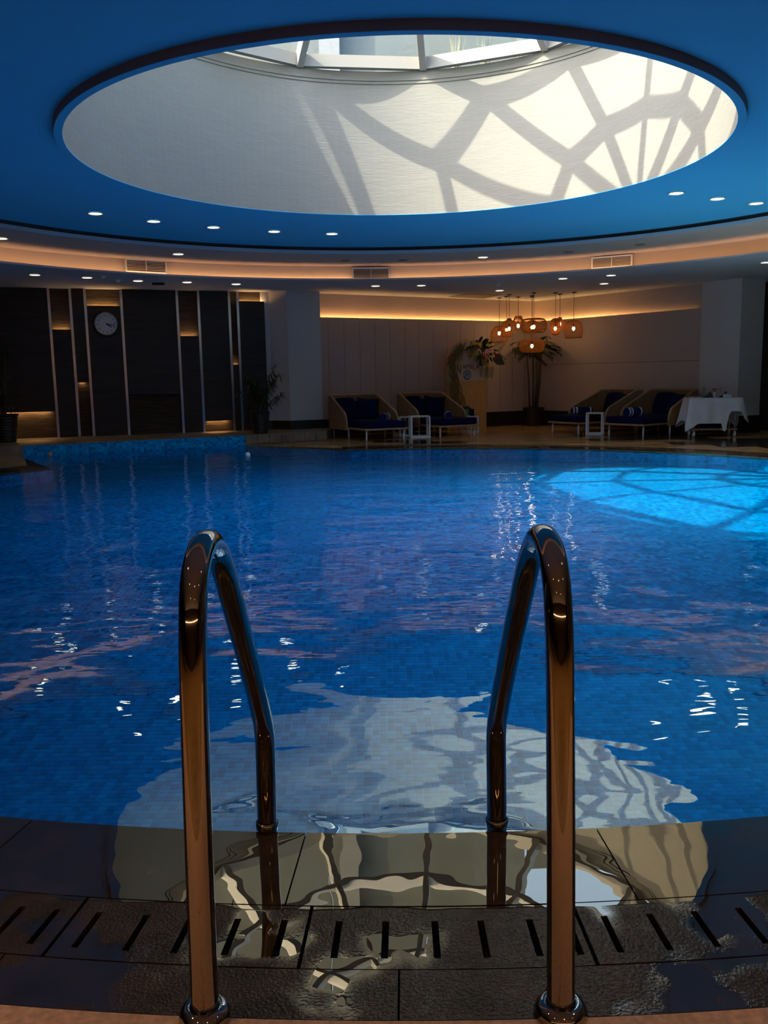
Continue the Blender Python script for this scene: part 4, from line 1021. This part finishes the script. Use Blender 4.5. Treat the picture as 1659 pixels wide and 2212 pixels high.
# ================================================================== RATTAN PENDANTS
def shade(kind, w, hgt):
    """profile (r, z) from the bottom edge up to the cord"""
    if kind == 'bell': p = [(0.46, 0), (0.50, 0.25), (0.50, 0.5), (0.44, 0.74), (0.30, 0.92), (0.10, 1.0)]
    elif kind == 'dome': p = [(0.50, 0), (0.49, 0.25), (0.44, 0.55), (0.33, 0.80), (0.14, 0.88), (0.12, 1.0)]
    elif kind == 'cone': p = [(0.50, 0), (0.47, 0.3), (0.36, 0.75), (0.26, 1.0), (0.05, 1.0)]
    elif kind == 'oblong': p = [(0.30, 0), (0.40, 0.05), (0.475, 0.22), (0.50, 0.5), (0.475, 0.78), (0.40, 0.95), (0.28, 1.0), (0.06, 1.0)]
    elif kind == 'capsule': p = [(0.22, 0), (0.42, 0.10), (0.50, 0.26), (0.50, 0.74), (0.42, 0.90), (0.22, 1.0), (0.06, 1.0)]
    else: p = [(0.44, 0), (0.50, 0.3), (0.48, 0.55), (0.34, 0.75), (0.18, 0.84), (0.16, 1.0)]
    out_ = []
    for (r0, z0), (r1, z1) in zip(p[:-1], p[1:]):
        n_ = max(1, int((hypot((r1 - r0) * w, (z1 - z0) * hgt)) / 0.028))
        for i in range(n_): out_.append(((r0 + (r1 - r0) * i / n_) * w, (z0 + (z1 - z0) * i / n_) * hgt))
    out_.append((p[-1][0] * w, p[-1][1] * hgt)); return out_
pend = [((1078, 643), 'bell', 1060, 1097, 705, 740, 719, 'bell shaped rattan pendant hanging lowest at the left of the cluster'),
        ((1091, 640), 'dome', 1084, 1104, 697, 728, None, 'dark rattan pendant tucked behind the left dome pendant'),
        ((1102, 636), 'dome', 1083, 1117, 688, 717, 709, 'dome rattan pendant with a light bottom rim'),
        ((1121, 641), 'cone', 1107, 1132, 683, 704, 703, 'small dark cone rattan pendant at the back'),
        ((1147, 641), 'bell', 1134, 1164, 692, 716, 707, 'rattan pendant overlapped by the big oblong one'),
        ((1149, 638), 'oblong', 1122, 1176, 733, 761, 747, 'oblong rattan pendant hanging lowest below the cluster'),
        ((1154, 632), 'oblong', 1125, 1181, 688, 719, 705, 'largest oblong rattan pendant in the middle'),
        ((1201, 632), 'capsule', 1189, 1210, 688, 724, 709, 'narrow upright capsule rattan pendant'),
        ((1207, 635), 'bottle', 1197, 1221, 686, 713, None, 'bottle necked rattan pendant behind the capsule one'),
        ((1242, 631), 'bell', 1220, 1258, 691, 730, 709, 'pale bell rattan pendant at the far right of the cluster')]
for (px, py), kind, x0, x1, y0, y1, yb_, lb in pend:
    T = atz(px, py, Z_SOF); Y = T.y
    a_, b_ = aty(x0, (y0 + y1) / 2, Y), aty(x1, (y0 + y1) / 2, Y); w = b_.x - a_.x; zt_, zb_ = aty(px, y0, Y).z, aty(px, y1, Y).z
    xc_ = (a_.x + b_.x) / 2; yb_ = yb_ or (y0 + y1) / 2; zbulb = aty(px, yb_, Y).z
    o = empty('pendant_lamp', (xc_, Y, Z_SOF)); tag(o, lb, 'lamp', 'rattan pendants')
    MB().lathe([(0.001, -0.025), (0.05, -0.022), (0.055, 0.0)], 20).build('canopy', 'black', o)
    MB().tube([(0, 0, 0), (0, 0, zbulb - Z_SOF + 0.10)], 0.005, 6).build('cord', 'black', o)
    MB().lathe([(0.001, 0.11), (0.016, 0.11), (0.02, 0.06), (0.02, 0.035), (0.001, 0.035)], 12, (0, 0, zbulb - Z_SOF)).build('socket', 'black', o)
    MB().lathe([(0.001, -0.055), (0.014, -0.05), (0.030, -0.025), (0.033, 0.0), (0.024, 0.022), (0.015, 0.04), (0.001, 0.04)], 16, (0, 0, zbulb - Z_SOF)).build('bulb', 'bulb', o, smooth=True)
    prof = shade(kind, w, zt_ - zb_); n_ = 44
    s_ = MB(); s_.lathe(prof, n_, (0, 0, zb_ - Z_SOF)); so = s_.build('shade', 'rattan', o)
    wf = so.modifiers.new('weave', 'WIREFRAME'); wf.thickness = 0.011; wf.use_even_offset = False; wf.use_boundary = True
    rr_, rz_ = prof[0]; e_ = MB(); e_.lathe([(rr_ - 0.008, 0), (rr_ + 0.006, 0), (rr_ + 0.006, 0.012), (rr_ - 0.008, 0.012)], 32, (0, 0, zb_ - Z_SOF), closed=True); e_.build('shade_rim', 'rattan', o)

# ================================================================== TROLLEY WITH WHITE CLOTH
tl, tr_ = atz(1497, 944), atz(1583, 943)
TC = Vector(((tl.x + tr_.x) / 2 + 0.05, (tl.y + tr_.y) / 2 + 0.22, 0.0)); TW, TD, TH = 0.98, 0.56, 0.76
tro = empty('trolley', (TC.x, TC.y, 0.006), -0.13); tag(tro, 'wheeled serving trolley under a white cloth', 'trolley')
MB().box((0, 0, TH - 0.02), (TW, TD, 0.03)).build('table_top', 'steel', tro)
MB().box((0, 0, 0.14), (TW - 0.1, TD - 0.08, 0.03)).build('lower_shelf', 'steel', tro)
for sx in (-1, 1):
    for sy in (-1, 1):
        x, y = sx * (TW / 2 - 0.10), sy * (TD / 2 - 0.07)
        MB().tube([(x, y, 0.12), (x, y, TH - 0.03)], 0.015, 8).build('leg', 'steel', tro)
        w_ = MB(); w_.tube([(x - 0.018, y, 0.052), (x + 0.018, y, 0.052)], 0.052, 20); w_.build('wheel', 'white_metal', tro)
        MB().box((x, y, 0.10), (0.05, 0.03, 0.07)).build('castor_fork', 'steel', tro)
cl = MB(); nu, nv_ = 60, 18; vs_ = []; fs_ = []
per = []
hx, hy = TW / 2 + 0.012, TD / 2 + 0.012
def perim(t):                                      # t in 0..4 : front, right, back, left
    s_ = int(t) % 4; f_ = t - int(t)
    return [(-hx + 2 * hx * f_, -hy), (hx, -hy + 2 * hy * f_), (hx - 2 * hx * f_, hy), (-hx, hy - 2 * hy * f_)][s_]
nu = 120
for i in range(nu):
    t = 4 * i / nu; x, y = perim(t); s_ = int(t); f_ = t - s_
    cd = min(f_, 1 - f_)                            # distance to a corner along a side
    base = 0.50 if s_ == 0 else (0.34 if s_ == 1 else 0.45)
    drop = base + 0.16 * max(0, 1 - cd / 0.16) ** 1.3
    if s_ == 0 and 0.60 < f_ < 0.985: drop = 0.50 + 0.17 * max(0, 1 - abs(f_ - 0.66) / 0.12) - 0.24 * max(0.0, min(1.0, (f_ - 0.70) / 0.04)) * (1 - max(0, (f_ - 0.93) / 0.06))
    fold = 0.018 * sin(t * 9.0) + 0.012 * sin(t * 23)
    nx, ny = ((0, -1), (1, 0), (0, 1), (-1, 0))[s_]
    cx_ = max(0, 1 - cd / 0.12); 
    vx = Vector((x, y, 0)).normalized(); nn = Vector((nx, ny, 0)).lerp(vx, cx_ * 0.7)
    for j in range(nv_ + 1):
        q_ = j / nv_; out_ = 0.004 + q_ * (0.045 + fold * 1.3 + 0.085 * cx_)
        z = TH + 0.002 - drop * max(0, q_) 
        if j == 0: z = TH + 0.003; out_ = -0.006
        vs_.append((x + nn.x * out_, y + nn.y * out_, z))
for i in range(nu):
    for j in range(nv_):
        a_, b_ = i * (nv_ + 1) + j, ((i + 1) % nu) * (nv_ + 1) + j; fs_.append((a_, b_, b_ + 1, a_ + 1))
cen = len(vs_); vs_.append((0, 0, TH + 0.003))
for i in range(nu): fs_.append((i * (nv_ + 1), ((i + 1) % nu) * (nv_ + 1), cen))
cloth = MB().add(vs_, fs_).build('tablecloth', 'cloth', smooth=True); cloth.location = (TC.x, TC.y, 0.006); cloth.rotation_euler = (0, 0, -0.13)
tag(cloth, 'white cloth draped over the serving trolley', 'tablecloth')
def on_tro(x, y, z=0.0): return Vector((TC.x, TC.y, 0.006)) + Matrix.Rotation(-0.13, 3, 'Z') @ Vector((x, y, TH + 0.004 + z))
v_ = empty('flower_vase', on_tro(0.02, -0.02)); tag(v_, 'small white vase with red carnations on the trolley', 'vase')
MB().lathe([(0.001, 0), (0.035, 0), (0.03, 0.03), (0.018, 0.06), (0.024, 0.10), (0.020, 0.10), (0.014, 0.06), (0.001, 0.02)], 16).build('vase', 'cloth', v_, smooth=True)
for i in range(5):
    a_ = 2 * pi * i / 5; p = Vector((0.035 * cos(a_), 0.025 * sin(a_), 0.15 + 0.012 * (i % 2)))
    MB().tube([(0, 0, 0.05), p], 0.003, 5).build('stem', 'leaf', v_)
    mb = MB()
    for q_ in range(14):
        b_ = random.uniform(0, 2 * pi); leaf(mb, p, (cos(b_), sin(b_), random.uniform(-0.2, 1)), 0.035, 0.026, 0.0, 3)
    mb.build('bloom', 'red', v_)
for dx, lb in ((-0.11, 'black folded napkin left of the vase'), (0.19, 'black folded napkin right of the vase')):
    mb = MB(); sg = 1 if dx < 0 else -1
    mb.add([(-0.13, -0.06, 0), (0.08, -0.07, 0), (0.08, 0.06, 0), (-0.10, 0.06, 0), (0.055 * 1, 0, 0.13), (-0.02, 0, 0.045)], [(0, 1, 2, 3), (0, 1, 4, 5), (1, 2, 4), (2, 3, 5, 4), (3, 0, 5)])
    o = mb.build('napkin', 'black'); o.location = on_tro(dx, -0.05); o.rotation_euler = (0, 0, 0.1 * sg); tag(o, lb, 'napkin', 'black napkins on the trolley')
gm = MB(); gm.lathe([(0.001, 0), (0.032, 0), (0.032, 0.003), (0.004, 0.006), (0.004, 0.10), (0.030, 0.13), (0.036, 0.17), (0.032, 0.21), (0.0305, 0.21), (0.0345, 0.17), (0.028, 0.132), (0.001, 0.108)], 20); gm = gm.mesh('wine_glass', 'glass', True)
for dx, lb in ((-0.14, 'stemmed glass at the left of the trolley vase'), (0.17, 'stemmed glass at the right of the trolley vase')):
    o = link('wine_glass', gm, None, on_tro(dx, 0.14)); tag(o, lb, 'glass', 'stemmed glasses on the trolley')
def tpot(x, y, r_, hgt, lb, nm, mt='cloth'):
    mb = MB(); mb.lathe([(0.001, 0), (r_, 0), (r_ * 0.98, hgt), (r_ * 0.85, hgt), (r_ * 0.8, 0.008), (0.001, 0.008)], 18); o = mb.build(nm, mt); o.location = on_tro(x, y); tag(o, lb, nm.replace('_', ' '))
tpot(0.17, -0.20, 0.025, 0.065, 'small white salt pot near the front of the trolley', 'salt_pot')
tpot(0.225, -0.17, 0.022, 0.075, 'slim white pepper pot beside the salt pot', 'pepper_pot')
tpot(0.28, -0.14, 0.05, 0.045, 'low white sugar bowl on the trolley', 'sugar_bowl')
for dx, lb in ((-0.36, 'white plate at the left end of the trolley'), (0.38, 'white plate at the right end of the trolley')):
    mb = MB(); mb.lathe([(0.001, 0), (0.06, 0), (0.11, 0.014), (0.108, 0.017), (0.06, 0.006), (0.001, 0.006)], 28); o = mb.build('plate', 'cloth', smooth=True); o.location = on_tro(dx, 0.0); tag(o, lb, 'plate', 'plates on the trolley')

# ================================================================== WALL CLOCK
u, z = wu(229, 700); P = wpos(u, 0.045, z); rc_ = atplane(257, 700, WP, WN); lc_ = atplane(199, 700, WP, WN); R_ = (rc_ - lc_).length / 2
ck = empty('wall_clock', P, WA); tag(ck, 'round wall clock with a black frame and pale face', 'clock')
def face(prof, n=48):                              # lathe about the wall normal (-Y in local space)
    mb = MB(); mb.lathe(prof, n); mb.xf(Matrix.Rotation(pi / 2, 4, 'X')); return mb
face([(0.001, 0), (R_, 0), (R_, 0.03), (R_ * 0.95, 0.05), (R_ * 0.86, 0.05), (R_ * 0.84, 0.02), (0.001, 0.02)]).build('frame', 'black', ck, smooth=False)
face([(R_ * 0.86, 0.045), (R_ * 0.865, 0.056), (R_ * 0.82, 0.056), (R_ * 0.815, 0.03)]).build('bezel', 'chrome', ck, smooth=True)
face([(0.001, 0.024), (R_ * 0.83, 0.024)]).build('dial', 'clock_face', ck)
for h_ in range(1, 13):
    a_ = radians(90 - 30 * h_ + 6); o = text_mesh(str(h_), R_ * 0.23, 'black', ck, R_ * 0.64 * cos(a_), R_ * 0.64 * sin(a_) - R_ * 0.08, -0.027, name='numeral')
for ang_, ln, w_ in ((radians(90 - 101), 0.66, 0.016), (radians(90 - 124), 0.50, 0.022)):
    mb = MB(); mb.box((ln * R_ / 2 - 0.01, 0, 0), (ln * R_, 0.003, w_)); mb.xf(Matrix.Translation((0, -0.034, 0)) @ Matrix.Rotation(-ang_, 4, 'Y')); mb.build('hand', 'black', ck)
face([(0.001, 0.04), (0.012, 0.04), (0.012, 0.03)]).build('hand_pin', 'black', ck)

# ================================================================== POTTED PLANTS BY THE DARK WALL
def pot_plant(px, py, label, scale, style):
    P = atz(px, py, ZL); o = empty('potted_plant', (P.x, P.y, ZL + 0.002)); tag(o, label, 'plant', 'potted plants by the dark wall')
    s_ = scale
    mb = MB(); prof = [(0.001, 0), (0.15 * s_, 0)]
    for i in range(10): prof += [((0.155 + 0.055 * i / 10) * s_, 0.045 * i * s_ + 0.008), ((0.163 + 0.055 * i / 10) * s_, (0.045 * i + 0.022) * s_)]
    prof += [(0.225 * s_, 0.46 * s_), (0.20 * s_, 0.46 * s_), (0.19 * s_, 0.42 * s_), (0.001, 0.42 * s_)]
    mb.lathe(prof, 28); mb.build('pot', 'pot', o)
    return o
o = pot_plant(563, 936, 'dark ribbed pot with a leafy spreading shrub beside the pillar', 0.95, 0)
brs = [((-0.15, -0.1, 1.05), 0.9), ((0.0, -0.05, 1.25), 1), ((0.45, -0.15, 1.22), 1), ((0.52, -0.1, 0.80), 0.7), ((0.25, -0.1, 1.05), 1), ((-0.38, -0.1, 0.85), 0.8), ((-0.25, -0.05, 1.2), 0.9), ((0.1, -0.2, 0.8), 0.8), ((0.35, 0.0, 1.4), 0.8), ((-0.05, -0.15, 0.95), 0.8)]
for e_, dn in brs:
    e_ = Vector(e_); b_ = Vector((e_.x * 0.1, e_.y * 0.1, 0.38)); md = b_.lerp(e_, 0.55) + Vector((-e_.x * 0.12, 0, 0.05))
    br = MB().tube([b_, md, e_], [0.009, 0.007, 0.004], 6).build('branch', 'stem', o)
    mb = MB()
    for i in range(int(95 * dn)):
        t = random.uniform(0.35, 1.0); p = b_.lerp(md, t / 0.55) if t < 0.55 else md.lerp(e_, (t - 0.55) / 0.45)
        leaf(mb, p, (random.uniform(-1, 1) + e_.x, random.uniform(-1, 1), random.uniform(-0.6, 0.9)), random.uniform(0.10, 0.20), random.uniform(0.016, 0.028), 0.35, 3)
    mb.build('foliage', 'leaf', br)
o = pot_plant(14, 955, 'dark ribbed pot with a spiky dracaena at the left picture edge', 1.15, 1)
for (hx_, hz_) in ((-0.12, 1.15), (0.05, 1.35), (0.02, 0.85), (-0.2, 1.65), (0.12, 1.72), (-0.05, 2.02)):
    b_ = Vector((hx_ * 0.2, 0, 0.45)); e_ = Vector((hx_, -0.05, hz_)); st = MB().tube([b_, b_.lerp(e_, 0.5), e_], 0.018, 8).build('stem', 'stem', o)
    mb = MB()
    for i in range(46):
        a_ = random.uniform(0, 2 * pi); leaf(mb, e_ + Vector((0, 0, random.uniform(-0.12, 0.04))), (cos(a_), sin(a_), random.uniform(-0.5, 1.1)), random.uniform(0.20, 0.34), random.uniform(0.018, 0.028), 0.45, 4)
    mb.build('leaf_rosette', 'leaf', st)

# ================================================================== FLOATING BALLS
bm_ = bmesh.new(); bmesh.ops.create_icosphere(bm_, subdivisions=3, radius=0.042); 
for (x, y), mt, lb in zip(((86, 980), (100, 979.5), (108, 979.5), (121, 978.5)), ('ball_teal', 'ball_orange', 'ball_orange', 'ball_green'), ('teal ball at the left of the floating row', 'peach ball second from the left in the floating row', 'peach ball third from the left in the floating row', 'green ball at the right of the floating row')):
    me = bpy.data.meshes.new('floating_ball'); bm_.to_mesh(me); me.materials.append(MAT[mt])
    for p in me.polygons: p.use_smooth = True
    P = atz(x, y + 1, 0.012); tag(link('floating_ball', me, None, (P.x, P.y, 0.012)), lb, 'ball', 'floating balls')
me = bpy.data.meshes.new('floating_ball'); bm_.to_mesh(me); me.materials.append(MAT['ball_white'])
for p in me.polygons: p.use_smooth = True
P = atz(535.5, 982, 0.012); tag(link('floating_ball', me, None, (P.x, P.y, 0.012)), 'single white ball floating in front of the pillar', 'ball')
bm_.free()
